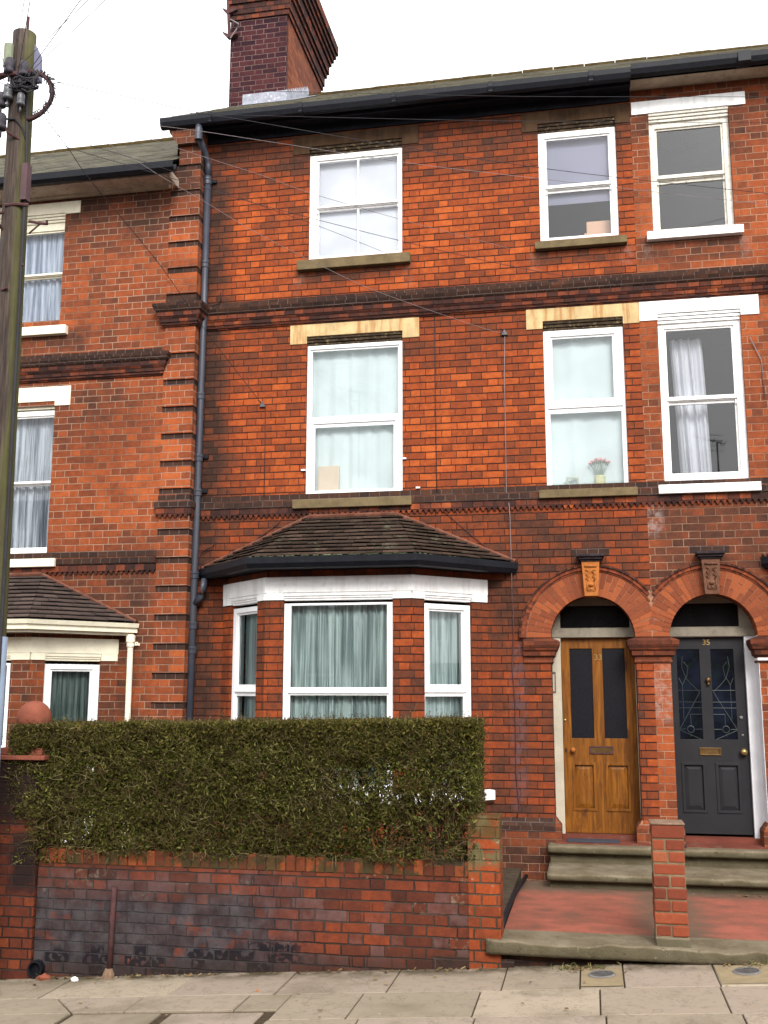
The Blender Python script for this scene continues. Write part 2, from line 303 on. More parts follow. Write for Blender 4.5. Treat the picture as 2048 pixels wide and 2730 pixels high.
# ------------------------------------------------------------------ mesh helpers
class MB:
    def __init__(s, T=None): s.v = []; s.f = []; s.T = T
    def add(s, vs, fs):
        o = len(s.v); s.v += [tuple(v) for v in vs]; s.f += [tuple(i+o for i in f) for f in fs]; return s
    def quad(s, a, b, c, d): return s.add([a, b, c, d], [(0, 1, 2, 3)])
    def box(s, x0, x1, y0, y1, z0, z1):
        return s.add([(x0, y0, z0), (x1, y0, z0), (x1, y1, z0), (x0, y1, z0), (x0, y0, z1), (x1, y0, z1), (x1, y1, z1), (x0, y1, z1)],
                     [(0, 1, 5, 4), (1, 2, 6, 5), (2, 3, 7, 6), (3, 0, 4, 7), (4, 5, 6, 7), (3, 2, 1, 0)])
    def prism(s, poly, y0, y1):    # outline in x,z (counter-clockwise seen from the street)
        n = len(poly); vs = [(x, y0, z) for x, z in poly]+[(x, y1, z) for x, z in poly]
        fs = [tuple(range(n)), tuple(range(2*n-1, n-1, -1))]
        fs += [(j, i, i+n, j+n) for i in range(n) for j in [(i+1) % n]]
        return s.add(vs, fs)
    def tube(s, pts, r, n=8, cap=True):
        pts = [Vector(p) for p in pts]; rs = r if hasattr(r, '__len__') else [r]*len(pts); vs = []; fs = []
        up = Vector((.13, .21, .97))
        for i, p in enumerate(pts):
            d = (pts[min(i+1, len(pts)-1)]-pts[max(i-1, 0)]).normalized()
            a = d.cross(up) if abs(d.dot(up)) < .98 else d.cross(Vector((1, 0, 0))); a.normalize(); b = d.cross(a)
            for k in range(n):
                t = 2*math.pi*k/n; vs.append(p+(a*math.cos(t)+b*math.sin(t))*rs[i])
        for i in range(len(pts)-1):
            for k in range(n):
                k2 = (k+1) % n; fs.append((i*n+k, i*n+k2, (i+1)*n+k2, (i+1)*n+k))
        if cap: fs += [tuple(range(n-1, -1, -1)), tuple((len(pts)-1)*n+k for k in range(n))]
        return s.add(vs, fs)
    def lathe(s, prof, cx, cy, n=24):     # prof: (radius, z)
        vs = [(cx+r*math.cos(2*math.pi*k/n), cy+r*math.sin(2*math.pi*k/n), z) for r, z in prof for k in range(n)]
        fs = [(i*n+k, i*n+(k+1) % n, (i+1)*n+(k+1) % n, (i+1)*n+k) for i in range(len(prof)-1) for k in range(n)]
        fs += [tuple(range(n-1, -1, -1)), tuple((len(prof)-1)*n+k for k in range(n))]
        return s.add(vs, fs)
    def sphere(s, c, r, n=12, m=8, sq=(1, 1, 1)):
        vs = [(c[0], c[1], c[2]+r*sq[2])]
        for i in range(1, m):
            p = math.pi*i/m
            for k in range(n):
                t = 2*math.pi*k/n; vs.append((c[0]+r*sq[0]*math.sin(p)*math.cos(t), c[1]+r*sq[1]*math.sin(p)*math.sin(t), c[2]+r*sq[2]*math.cos(p)))
        vs.append((c[0], c[1], c[2]-r*sq[2])); fs = []
        for k in range(n): fs.append((0, 1+k, 1+(k+1) % n))
        for i in range(m-2):
            for k in range(n): a = 1+i*n+k; b = 1+i*n+(k+1) % n; fs.append((a, a+n, b+n, b))
        L_ = len(vs)-1
        for k in range(n): fs.append((L_, L_-n+(k+1) % n, L_-n+k))
        return s.add(vs, fs)
    def sweep(s, prof, path, closed_prof=True, caps=True):   # prof: (out, z) swept along a plan path with mitred corners, out = to the right of travel
        P = [Vector((p[0], p[1])) for p in path]; n = len(P); offs = []
        for i in range(n):
            ns = []
            if i > 0: d = (P[i]-P[i-1]).normalized(); ns.append(Vector((d.y, -d.x)))
            if i < n-1: d = (P[i+1]-P[i]).normalized(); ns.append(Vector((d.y, -d.x)))
            if len(ns) == 2:
                b = (ns[0]+ns[1]).normalized(); offs.append(b/max(.3, b.dot(ns[0])))
            else: offs.append(ns[0])
        k = len(prof); vs = []; fs = []
        for i in range(n):
            for o, z in prof: q = P[i]+offs[i]*o; vs.append((q.x, q.y, z))
        kk = k if closed_prof else k-1
        for i in range(n-1):
            for j in range(kk):
                j2 = (j+1) % k; fs.append((i*k+j, i*k+j2, (i+1)*k+j2, (i+1)*k+j))
        if caps and closed_prof: fs += [tuple(range(k-1, -1, -1)), tuple((n-1)*k+j for j in range(k))]
        return s.add(vs, fs)
    def plate(s, x0, x1, z0, z1, holes, y0, y1):   # board with rectangular holes
        xs = sorted({x0, x1}|{h[0] for h in holes}|{h[1] for h in holes}); zs = sorted({z0, z1}|{h[2] for h in holes}|{h[3] for h in holes})
        def hole(i, j):
            if i < 0 or j < 0 or i >= len(xs)-1 or j >= len(zs)-1: return True
            cx, cz = (xs[i]+xs[i+1])/2, (zs[j]+zs[j+1])/2
            return any(h[0] < cx < h[1] and h[2] < cz < h[3] for h in holes)
        idx = {}
        o = len(s.v); nz = len(zs)
        for x in xs:
            for z in zs: s.v += [(x, y0, z), (x, y1, z)]
        V = lambda i, j, b: o+(i*nz+j)*2+b
        for i in range(len(xs)-1):
            for j in range(len(zs)-1):
                if hole(i, j): continue
                s.f += [(V(i, j, 0), V(i+1, j, 0), V(i+1, j+1, 0), V(i, j+1, 0)), (V(i, j+1, 1), V(i+1, j+1, 1), V(i+1, j, 1), V(i, j, 1))]
                if hole(i-1, j): s.f.append((V(i, j, 0), V(i, j+1, 0), V(i, j+1, 1), V(i, j, 1)))
                if hole(i+1, j): s.f.append((V(i+1, j, 1), V(i+1, j+1, 1), V(i+1, j+1, 0), V(i+1, j, 0)))
                if hole(i, j-1): s.f.append((V(i, j, 1), V(i+1, j, 1), V(i+1, j, 0), V(i, j, 0)))
                if hole(i, j+1): s.f.append((V(i, j+1, 0), V(i+1, j+1, 0), V(i+1, j+1, 1), V(i, j+1, 1)))
        return s
    def build(s, name, mat, parent=None, smooth=False, bevel=0, T=None, label=None, kind=None):
        T = T or s.T; vs = s.v
        if T is not None: vs = [tuple(T @ Vector(v)) for v in vs]
        me = bpy.data.meshes.new(name); me.from_pydata(vs, [], s.f); me.update()
        if smooth: me.polygons.foreach_set('use_smooth', [True]*len(me.polygons))
        me.materials.append(mat); o = bpy.data.objects.new(name, me); C.objects.link(o)
        if parent is not None:
            o.parent = parent; o.matrix_parent_inverse = Matrix.Translation(-WL[parent.name])
            WL[o.name] = Vector((0, 0, 0))
        else: WL[o.name] = Vector((0, 0, 0))
        if bevel:
            b = o.modifiers.new('bevel', 'BEVEL'); b.width = bevel; b.segments = 2; b.limit_method = 'ANGLE'; b.angle_limit = R_(40)
        if label: o['label'] = label
        if kind: o['kind'] = kind
        return o
WL = {}
def thing(name, label, cat, loc=(0, 0, 0), group=None):
    o = bpy.data.objects.new(name, None); C.objects.link(o); o.location = loc; WL[o.name] = Vector(loc)
    o.empty_display_size = .2; o['label'] = label; o['category'] = cat
    if group: o['group'] = group
    return o
def tag(o, label, cat, group=None):
    o['label'] = label; o['category'] = cat
    if group: o['group'] = group
    return o
def frameT(ox, oy, ang): return Matrix.Translation((ox, oy, 0)) @ Matrix.Rotation(ang, 4, 'Z')   # local x along a wall, y into it

# ------------------------------------------------------------------ window builder
def window(parent, x0, x1, z0, z1, y, panes, mat, T=None, style='sash', bars=(), horn=True, glass=None, name='window'):
    """panes: [(gx0,gx1,gz0,gz1)] upper first."""
    glass = glass or M['glass']
    up, lo = panes[0], panes[-1]; mid = (up[2]+lo[3])/2; t = .035
    f = MB(T).plate(x0, x1, z0, z1, [(up[0]-.022, up[1]+.022, mid+.001 if len(panes) > 1 else up[2]-.022, up[3]+.022)] + ([(lo[0]-.022, lo[1]+.022, lo[2]-.022, mid-.001 if style == 'sash' else mid-.02)] if len(panes) > 1 else []), y, y+.10)
    fo = f.build(name, mat, parent, bevel=.004)
    for i, p in enumerate(panes):
        yo = y+.018 if (i == 0 or style != 'sash') else y+.042
        x0s, x1s = p[0]-.024, p[1]+.024
        zt = p[3]+.024 if i == 0 else (mid+.012 if style == 'sash' else mid-.018)
        zb = p[2]-.024 if i == len(panes)-1 else (mid-.012 if style == 'sash' else mid+.001)
        sb = MB(T).plate(x0s, x1s, zb, zt, [p], yo, yo+.03)
        for b in bars:
            bx = p[0]+(p[1]-p[0])*b; sb.box(bx-.011, bx+.011, yo+.003, yo+.026, p[2]-.002, p[3]+.002)
        if style == 'sash' and i == 0 and horn and len(panes) > 1:
            for hx in (x0s+.004, x1s-.022):
                sb.prism([(hx, zb-.05), (hx+.018, zb-.05), (hx+.018, zb+.001), (hx, zb+.001)], yo+.001, yo+.028)
        so_ = sb.build('sash', mat, fo, bevel=.003)
        MB(T).quad((p[0]-.006, yo+.015, p[2]-.006), (p[1]+.006, yo+.015, p[2]-.006), (p[1]+.006, yo+.015, p[3]+.006), (p[0]-.006, yo+.015, p[3]+.006)).build('pane', glass, so_)
    return fo
def curtain(name, label, x0, x1, z0, z1, y, mat, folds=8, amp=.03, T=None, cat='curtain', group=None, taper=0., seed=1):
    rr = random.Random(seed); nx = int(folds*10); nzz = 8; vs = []; fs = []
    ph = [rr.uniform(0, 6.28) for _ in range(4)]
    for j in range(nzz+1):
        tz = j/nzz
        for i in range(nx+1):
            t = i/nx; a = t*folds*2*math.pi
            yy = y+amp*(math.sin(a+ph[0]+.5*math.sin(a*.31+ph[1]))+.45*math.sin(a*1.73+ph[2]))*(.6+.4*(1-tz))
            xx = x0+(x1-x0)*t
            if taper: xx = xx+taper*(1-tz)*(1-t*.2)*.5
            vs.append((xx+.01*math.sin(a*.5+tz*2), yy, z0+(z1-z0)*tz))
    W_ = nx+1
    fs = [(j*W_+i, j*W_+i+1, (j+1)*W_+i+1, (j+1)*W_+i) for j in range(nzz) for i in range(nx)]
    return tag(MB(T).add(vs, fs).build(name, mat, smooth=True), label, cat, group)
def lintel(parent, x0, x1, ze, zc, z1, wx0, wx1, y, mat, mould, mz, name='lintel'):
    """ends drop to ze, centre soffit at zc over the window wx0..wx1, moulded strips below to mz"""
    o = MB().prism([(x0, ze), (wx0, ze), (wx0, zc), (wx1, zc), (wx1, ze), (x1, ze), (x1, z1), (x0, z1)], y-.012, y+.12).build(name, mat, parent, bevel=.004)
    h = (zc-mz)/3
    b = MB()
    for k in range(3): b.box(wx0+.001, wx1-.001, y+.004+.014*k, y+.11, zc-h*(k+1)+.004, zc-h*k-.001)
    b.build('moulding', mould, o, bevel=.003); return o
def sill(parent, x0, x1, z0, z1, y, mat, out=.075, T=None):
    return MB(T).prism([(x0, z0), (x1, z0), (x1, z1), (x0, z1)], y-out, y+.08).build('window_sill', mat, parent, bevel=.006)

# ------------------------------------------------------------------ bay builder
def bay(house, xc, yw, dz, brick, lint, framem, sillm, glass, gutter_mat, tilem, half_front=.77, half_wall=1.47, proj=.68, ridge=(.98, .98), tips=(1.74, 1.79), guttery='black', crookL=False, skipleft=False):
    """A canted bay window: brick body, painted lintel band, three windows, tiled roof and gutter."""
    XL, XR = xc-half_wall, xc+half_wall; FL, FR = xc-half_front, xc+half_front; yf = yw-proj
    plan = [(XL, yw), (FL, yf), (FR, yf), (XR, yw)]
    zt, zl, zs = 3.165+dz, 2.925+dz, 1.0+dz
    cl = math.hypot(XR-FR, proj); angR = math.atan2(proj, XR-FR); angL = -math.atan2(proj, FL-XL)
    TF = frameT(FL, yf, 0); TR = frameT(FR, yf, angR); TL = frameT(XL, yw, angL)
    fw = FR-FL
    wf = (fw/2-.575, fw/2+.575); wr = (.155, .765); wl = (cl-.765-.02, cl-.155-.02)
    zw0, zw1 = 1.005+dz, 2.935+dz
    b = MB()
    def wall_(T, L_, hole):
        q = MB(T).plate(0, L_, -.6+dz, zl, [(hole[0], hole[1], zw0, zl+1)] if False else [(hole[0], hole[1], zw0, zl)], 0, .11)
        vs = [tuple(T @ Vector(v)) for v in q.v]; b.add(vs, q.f)
    wall_(TF, fw, wf); wall_(TR, cl, wr); wall_(TL, cl, wl)
    # brickwork strip above the lintel, up to the gutter
    b.sweep([(-.10, zt), (-.012, zt), (-.012, zt+.17), (-.10, zt+.17)], plan)
    body = b.build('bay', brick, house)
    # painted lintel band: continuous top, shoulders dropping between the windows
    l = MB(); l.sweep([(-.1, zl+.075), (.012, zl+.075), (.012, zt), (-.1, zt)], plan)
    for T, L_, hole in ((TF, fw, wf), (TR, cl, wr), (TL, cl, wl)):
        for a0, a1 in ((0.006, hole[0]), (hole[1], L_-.006)):
            q = MB(T).box(a0, a1, -.0118, .1, zl, zl+.0745); l.add([tuple(T @ Vector(v)) for v in q.v], q.f)
        for k in range(3):
            q = MB(T).box(hole[0]+.001, hole[1]-.001, -.004+.012*k, .1, zl+.075-.0225*(k+1)-.012, zl+.074-.0225*k); l.add([tuple(T @ Vector(v)) for v in q.v], q.f)
    l.build('lintel', lint, body, bevel=.004)
    # windows
    tr0, tr1 = 1.955+dz, 2.035+dz
    window(body, wf[0], wf[1], zw0, zw1-.06, .03, [(wf[0]+.07, wf[1]-.07, tr1, 2.87+dz-.0), (wf[0]+.07, wf[1]-.07, zw0+.07, tr0)], framem, TF, 'casement', glass=glass)
    window(body, wr[0], wr[1], zw0, zw1-.05, .03, [(wr[0]+.095, wr[1]-.10, 2.065+dz, 2.81+dz), (wr[0]+.04, wr[1]-.085, zw0+.06, 1.945+dz)], framem, TR, 'casement', glass=glass)
    window(body, wl[0], wl[1], zw0, zw1-.05, .03, [(wl[0]+.10, wl[1]-.06, 2.065+dz, 2.81+dz), (wl[0]+.085, wl[1]-.04, zw0+.06, 1.945+dz)], framem, TL, 'casement', glass=glass)
    MB().sweep([(-.05, zs-.095), (.080, zs-.095), (.080, zs-.008), (.074, zs), (-.05, zs+.005)], plan).build('window_sill', sillm, body, bevel=.004)
    # roof: three planes of overlapping tile courses
    zr = 3.885+dz; ze = 3.335+dz; oy = .24
    rl, rr = xc-ridge[0]*.5, xc+ridge[1]*.5
    el = (xc-tips[0], yw-.01); er = (xc+tips[1], yw-.01); fl = (FL-.09, yf-oy); fr = (FR+.09, yf-oy)
    r = MB(); ncs = 11
    def plane(a0, a1, b0, b1):      # a: eave pts (x,y), b: top pts (x,y)
        for k in range(ncs):
            t0, t1 = k/ncs, (k+1)/ncs+.02
            def pt(t, s_, lift):
                x0_, y0_ = a0[0]+(b0[0]-a0[0])*t, a0[1]+(b0[1]-a0[1])*t; x1_, y1_ = a1[0]+(b1[0]-a1[0])*t, a1[1]+(b1[1]-a1[1])*t
                return (x0_+(x1_-x0_)*s_, y0_+(y1_-y0_)*s_, ze+(zr-ze)*t+lift)
            L_ = math.hypot(*(Vector(pt(t0, 1, 0))-Vector(pt(t0, 0, 0))).xy); nt_ = max(1, int(round(L_/.165)))
            for j in range(nt_):
                s0 = (j+(.5 if k % 2 else 0)*0)/nt_; s1 = (j+1)/nt_
                if k % 2 and nt_ > 1: s0 = max(0, (j-.5)/nt_) if j else 0; s1 = (j+.5)/nt_ if j < nt_-1 else 1
                g = .002/max(L_, .1); li = .040+random.uniform(-.003, .004); l1 = .006
                sg = random.uniform(-.003, .003)
                A, B_, C_, D_ = pt(t0, s0+g, li+sg), pt(t0, s1-g, li), pt(min(t1, 1), s1-g, l1), pt(min(t1, 1), s0+g, l1)
                A2, B2, = pt(t0, s0+g, li-.013+sg), pt(t0, s1-g, li-.013)
                r.add([A, B_, C_, D_, A2, B2], [(0, 1, 2, 3), (4, 5, 1, 0)])
    plane(fl, fr, (rl, yw-.02), (rr, yw-.02)); plane(fr, er, (rr, yw-.02), (rr+.002, yw-.015)); plane(el, fl, (rl-.002, yw-.015), (rl, yw-.02))
    ro = r.build('roof', tilem, body)
    u = MB(); u.add([(el[0], yw, ze-.01), (fl[0], fl[1], ze-.01), (fr[0], fr[1], ze-.01), (er[0], yw, ze-.01), (rl, yw, zr-.01), (rr, yw, zr-.01)],
                    [(3, 2, 1, 0), (0, 1, 4), (1, 2, 5, 4), (2, 3, 5)]); u.build('roof_deck', M['darkboard'], ro)
    hp = MB(); hp.tube([(el[0]+.02, yw-.03, ze+.02), (rl, yw-.03, zr+.02)], .024, 6); hp.tube([(er[0]-.02, yw-.03, ze+.02), (rr, yw-.03, zr+.02)], .024, 6)
    hp.tube([(rl, yw-.03, zr+.02), (rr, yw-.03, zr+.025)], .024, 6)
    hp.build('verge', M['hip'], ro)
    # gutter round the eaves
    gz = ze-.0
    gp = MB(); path = [(el[0]+.03, yw-.0), (fl[0]-.0, fl[1]-.02), (fr[0]+.0, fr[1]-.02), (er[0]-.03, yw-.0)]
    if guttery == 'black':
        gp.sweep([(-.06, gz-.015), (-.06, gz-.08), (-.02, gz-.115), (.03, gz-.105), (.06, gz-.06), (.066, gz+.005), (.05, gz+.005), (.04, gz-.03)], path)
    else:
        gp.sweep([(-.10, gz-.0), (-.10, gz-.13), (-.02, gz-.13), (-.02, gz-.10), (.035, gz-.10), (.035, gz-.055), (.06, gz-.045), (.075, gz-.0), (.06, gz-.0), (.03, gz-.03)], path)
    gp.build('gutter', gutter_mat, body)
    sf = MB(); sf.sweep([(-.25, gz-.10), (-.03, gz-.10), (-.03, gz-.085), (-.25, gz-.085)], path); sf.build('soffit', M['darkboard'] if guttery == 'black' else M['boardold'], body)
    return body, (TF, TR, TL, wf, wr, wl, cl)

# ------------------------------------------------------------------ arch and door surround
def arch(parent, xc, zs, ri, ro, rh, clampx, side, y=0., keym=None, dark_cap=True):
    """ring of wedge bricks, hood mould, keystone; clampx = party line, side=+1 keep x<clampx, -1 keep x>clampx"""
    def cl(p): return (min(p[0], clampx), p[1]) if side > 0 else (max(p[0], clampx), p[1])
    back = MB(); N = 48
    inner = [(xc+ri*math.cos(a), zs+ri*math.sin(a)) for a in [math.pi*i/N for i in range(N+1)]]
    outer = [cl((xc+rh*math.cos(a), zs+rh*math.sin(a))) for a in [math.pi*i/N for i in range(N+1)]]
    for i in range(N): back.prism([inner[i], outer[i], outer[i+1], inner[i+1]], y-.016, y+.12)
    root = back.build('arch', M['mortarpink'], parent)
    vb = MB(); nv = 31
    for i in range(nv):
        a0 = math.pi*(i+.05)/nv; a1 = math.pi*(i+.95)/nv
        splits = [ri, ri+(ro-ri)*.33, ro] if i % 2 else [ri, ri+(ro-ri)*.67, ro]
        for r0, r1 in zip(splits[:-1], splits[1:]):
            r0_ = r0+.003 if r0 > ri else r0-.002; r1_ = r1-.003
            pts = [(xc+r*math.cos(a), zs+r*math.sin(a)) for r, a in ((r0_, a0), (r1_, a0), (r1_, a1), (r0_, a1))]
            if side > 0 and min(p[0] for p in pts) > clampx-.01: continue
            if side < 0 and max(p[0] for p in pts) < clampx+.01: continue
            vb.prism([cl(p) for p in pts], y-.022, y+.11)
    vb.build('voussoir_ring', M['vouss'], root)
    hb = MB(); hb2 = MB(); nh = 17
    for lo_, hi_, yy in ((ro+.004, ro+.022, y-.030), (ro+.022, ro+.058, y-.045), (ro+.058, rh, y-.062)):
        for i in range(nh):
            a0 = math.pi*(i+.015)/nh; a1 = math.pi*(i+.985)/nh; sub = 4
            for k in range(sub):
                b0 = a0+(a1-a0)*k/sub; b1 = a0+(a1-a0)*(k+1)/sub
                pts = [(xc+r*math.cos(a), zs+r*math.sin(a)) for r, a in ((lo_, b0), (hi_, b0), (hi_, b1), (lo_, b1))]
                if side > 0 and max(p[0] for p in pts) > clampx-.004: continue
                if side < 0 and min(p[0] for p in pts) < clampx+.004: continue
                (hb2 if hi_ == rh else hb).prism(pts, yy, y+.0)
    hm = hb.build('hood_mould', M['hood'], root); hb2.build('hood_edge', M['hooddark'], hm)
    # keystone with its ornament and dark cap
    zt = zs+rh+.02; zb = zs+ri-.012; kx = xc+.0
    ks = MB(); ks.prism([(kx-.070, zb), (kx+.070, zb), (kx+.092, zt), (kx-.092, zt)], y-.115, y+.1)
    ko = ks.build('keystone', keym, root, bevel=.005)
    om = MB(); yk = y-.115
    om.box(kx-.062, kx+.062, yk-.012, yk+.001, zt-.055, zt-.035)
    for sx in (-1, 1):
        om.tube([(kx+sx*.05, yk-.004, zt-.08), (kx+sx*.015, yk-.01, zt-.10), (kx+sx*.045, yk-.01, zt-.13), (kx+sx*.02, yk-.008, zt-.155), (kx+sx*.048, yk-.006, zt-.175), (kx+sx*.03, yk-.006, zt-.20)], .009, 6)
        om.tube([(kx+sx*.042, yk-.004, zt-.20), (kx+sx*.04, yk-.004, zt-.30)], .006, 6)
    om.tube([(kx-.04, yk-.004, zt-.30), (kx+.04, yk-.004, zt-.30)], .006, 6)
    om.sphere((kx, yk-.006, zt-.24), .026, 10, 6, (1.1, .8, .8)); om.sphere((kx, yk-.004, zt-.285), .014, 8, 5)
    om.build('ornament', keym, ko, smooth=True)
    cp = MB()
    for k, (h0, h1, o, w_) in enumerate(((0, .022, .125, .105), (.022, .048, .15, .125), (.048, .078, .175, .14))): cp.box(kx-w_, kx+w_, y-o, y+.0, zt+h0+.001, zt+h1)
    cp.build('keystone_cap', M['blackcap'], ko, bevel=.006)
    dc = MB(); dc.box(kx-.20, kx+.20, y-.0035, y+.05, zt+.079, zt+.150); dc.build('dark_course', M['brickdark'], ko)
    return root
M['blackcap'] = simple('sooty_cap_stone', (.035, .025, .028), .8, .4, 20, bumpk=.3)

def wall(parent, name, mat, x0, x1, z0, z1, openings, y, depth=.13, arches=()):
    """openings (x0,x1,z0,z1) and arches (xc, zs, r, box): rectangular field with a half-round hole"""
    b = MB(); holes = list(openings)
    for xc, zs, r, bx in arches: holes.append((bx[0], bx[1], bx[2], bx[3]))
    b.plate(x0, x1, z0, z1, holes, y, y+depth)
    for xc, zs, r, bx in arches:       # fill the field around the half-circle
        N = 24; a_ = [math.pi*i/N for i in range(N+1)]
        inn = [(xc+r*math.cos(a), zs+r*math.sin(a)) for a in a_]
        out = []
        for a in a_:
            c_, s_ = math.cos(a), math.sin(a)
            tx = ((bx[1]-xc)/c_ if c_ > 1e-6 else ((bx[0]-xc)/c_ if c_ < -1e-6 else 1e9)); tz = (bx[3]-zs)/s_ if s_ > 1e-6 else 1e9
            t = min(tx, tz); out.append((xc+c_*t, zs+s_*t))
        for i in range(N):
            cn = None
            q = [inn[i], out[i], out[i+1], inn[i+1]]
            if abs(out[i][0]-bx[1]) < 1e-5 and abs(out[i+1][1]-bx[3]) < 1e-5 and abs(out[i][1]-bx[3]) > 1e-5: q = [inn[i], out[i], (bx[1], bx[3]), out[i+1], inn[i+1]]
            if abs(out[i][1]-bx[3]) < 1e-5 and abs(out[i+1][0]-bx[0]) < 1e-5 and abs(out[i+1][1]-bx[3]) > 1e-5: q = [inn[i], out[i], (bx[0], bx[3]), out[i+1], inn[i+1]]
            o = len(b.v); b.add([(p[0], y, p[1]) for p in q], [tuple(range(len(q)))])
            b.add([(inn[i][0], y, inn[i][1]), (inn[i+1][0], y, inn[i+1][1]), (inn[i+1][0], y+.27, inn[i+1][1]), (inn[i][0], y+.27, inn[i][1])], [(0, 1, 2, 3)])
    return b.build(name, mat, parent)
# ================================================================== GROUND
def gz(x): return .069*x+.06
def slab_mat():
    s = NB('paving_slab', .9); r = s.geo().outputs['Random Per Island']; p = s.geo().outputs['Position']
    c = s.ramp(s.m('ADD', s.m('MULTIPLY', r, .8), s.m('MULTIPLY', s.noise(3, 4, .6), .3)), [(0., (.200, .166, .120)), (.35, (.250, .205, .152)), (.6, (.265, .212, .168)), (.85, (.320, .265, .195)), (1., (.39, .335, .235))])
    c = s.mix(s.mr(s.noise(1.6, 4, .6), .5, .7, 0., .5), c, (.13, .108, .072))
    c = s.mix(s.mr(s.noise(260, 2, .6), .35, .7, 0., .35), c, s.mix(1., c, (.72, .70, .68), 'MULTIPLY'))
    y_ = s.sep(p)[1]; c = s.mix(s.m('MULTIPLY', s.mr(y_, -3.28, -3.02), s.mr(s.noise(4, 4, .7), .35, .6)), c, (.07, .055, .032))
    c = s.mix(s.mr(s.noise(9, 3, .6), .74, .78, 0., .8), c, (.55, .53, .48))
    ck = s.noise(2.2, 6, .62, dist=.6); c = s.mix(s.mr(s.m('ABSOLUTE', s.m('SUBTRACT', ck, .5)), .0, .006, .55, 0.), c, (.07, .055, .04))
    c = s.mix(s.mr(s.noise(12, 5, .75), .5, .68, 0., .45), c, (.12, .10, .072)); s.col(c); s.bump(s.noise(90, 4, .7), .6, .005); return s.mat
M['slab'] = slab_mat()
def slabs():
    b = MB(); g = .0045
    def slab(x0a, x0b, x1a, x1b, ya, yb, h=.0):    # far edge y=ya, near edge y=yb
        dx = random.uniform(-.002, .002); zt = random.uniform(-.003, .003)+h; c_ = .004
        P_ = [(x0b+g, yb+g), (x1b-g, yb+g), (x1a-g, ya-g), (x0a+g, ya-g)]
        top = [(x+(c_ if i in (0, 3) else -c_), y+(c_ if i < 2 else -c_), gz(x)+zt) for i, (x, y) in enumerate(P_)]
        low = [(x, y, gz(x)+zt-.005) for x, y in P_]; bot = [(x, y, gz(x)-.05) for x, y in P_]
        b.add(top+low+bot, [(0, 1, 2, 3)]+[(4+i, 4+(i+1) % 4, (i+1) % 4, i) for i in range(4)]+[(8+i, 8+(i+1) % 4, 4+(i+1) % 4, 4+i) for i in range(4)])
    r1 = [-9.5, -8.7, -7.9, -7.1, -6.2, -5.4, -4.62, -4.03, -3.03, -2.235, -1.44, -.65, -.125, .168, .78, 1.55, 2.35, 3.1, 3.9, 4.7, 5.5, 6.3]
    for a, c_ in zip(r1[:-1], r1[1:]): slab(a, a, c_, c_, -2.90, -3.60)
    r2 = [-9.3, -8.4, -7.5, -6.6, -5.7, -4.9, -4.25, (-3.87, -3.57), -3.19, -2.405, -1.59, -.785, .005, .77, 1.55, 2.3, 3.1, 3.9, 4.7, 5.5]
    yb = lambda x: -4.19 if x > -2.1 else -3.965
    for a, c_ in zip(r2[:-1], r2[1:]):
        a0, a1 = a if isinstance(a, tuple) else (a, a); c0, c1 = c_ if isinstance(c_, tuple) else (c_, c_)
        near = -4.19 if a0 > -2.0 else (-3.985 if a0 < -4.2 else -3.965)
        if a0 < -4.2: slab(a0, a1, c1 if c1 > -3.7 else c0, c1 if c1 > -3.7 else c0, -3.992, -4.80)
        if abs(a0+2.405) < .01:
            slab(a0, a1, -2.10, -2.10, -3.60, -3.965); slab(-2.10, -2.10, c0, c1, -3.60, -4.19); continue
        slab(a0, a1, c0, c1, -3.60, near)
    ys = [-4.19, -4.80, -5.4, -6.0]
    for j in range(3):
        x = -9.3+(.38*j % .8)
        while x < 6:
            x2 = x+random.uniform(.74, .84)
            if j == 0 and x < -1.5: x = x2 if x2 < -1.5 else -1.5; continue
            slab(x, x, x2, x2, ys[j], ys[j+1]); x = x2
    slab(-3.535, -3.535, -2.895, -2.895, -4.01, -4.80); slab(-2.825, -2.825, -2.175, -2.175, -4.01, -4.80); pass
    slab(-2.11, -2.12, -1.5, -1.5, -4.19, -4.8)
    o = b.build('pavement', M['slab']); o['kind'] = 'structure'
slabs()
def sheet(name, mat, x0, x1, y0, y1, dz, kind='structure'):
    b = MB(); b.quad((x0, y0, gz(x0)+dz), (x1, y0, gz(x1)+dz), (x1, y1, gz(x1)+dz), (x0, y1, gz(x0)+dz)); o = b.build(name, mat); o['kind'] = kind; return o
M['joint'] = simple('paving_joint_mortar', (.060, .042, .026), .95, .35, 30, bumpk=.6)
sheet('pavement_bed', M['joint'], -9.5, 6.3, -6.0, -2.6, -.014)
sheet('ground', M['asphalt'], -60, 60, -60, 60, -.30)
b = MB(); b.add([(-9.5, -6.0, gz(-9.5)-.02), (6.3, -6.0, gz(6.3)-.02), (6.3, -6.15, gz(6.3)-.01), (-9.5, -6.15, gz(-9.5)-.01), (-9.5, -6.17, gz(-9.5)-.14), (6.3, -6.17, gz(6.3)-.14)], [(3, 2, 1, 0), (4, 5, 2, 3)]); o = b.build('kerb', M['cover']); o['kind'] = 'structure'
sheet('road', M['asphalt'], -30, 30, -16, -6.1, -.13)
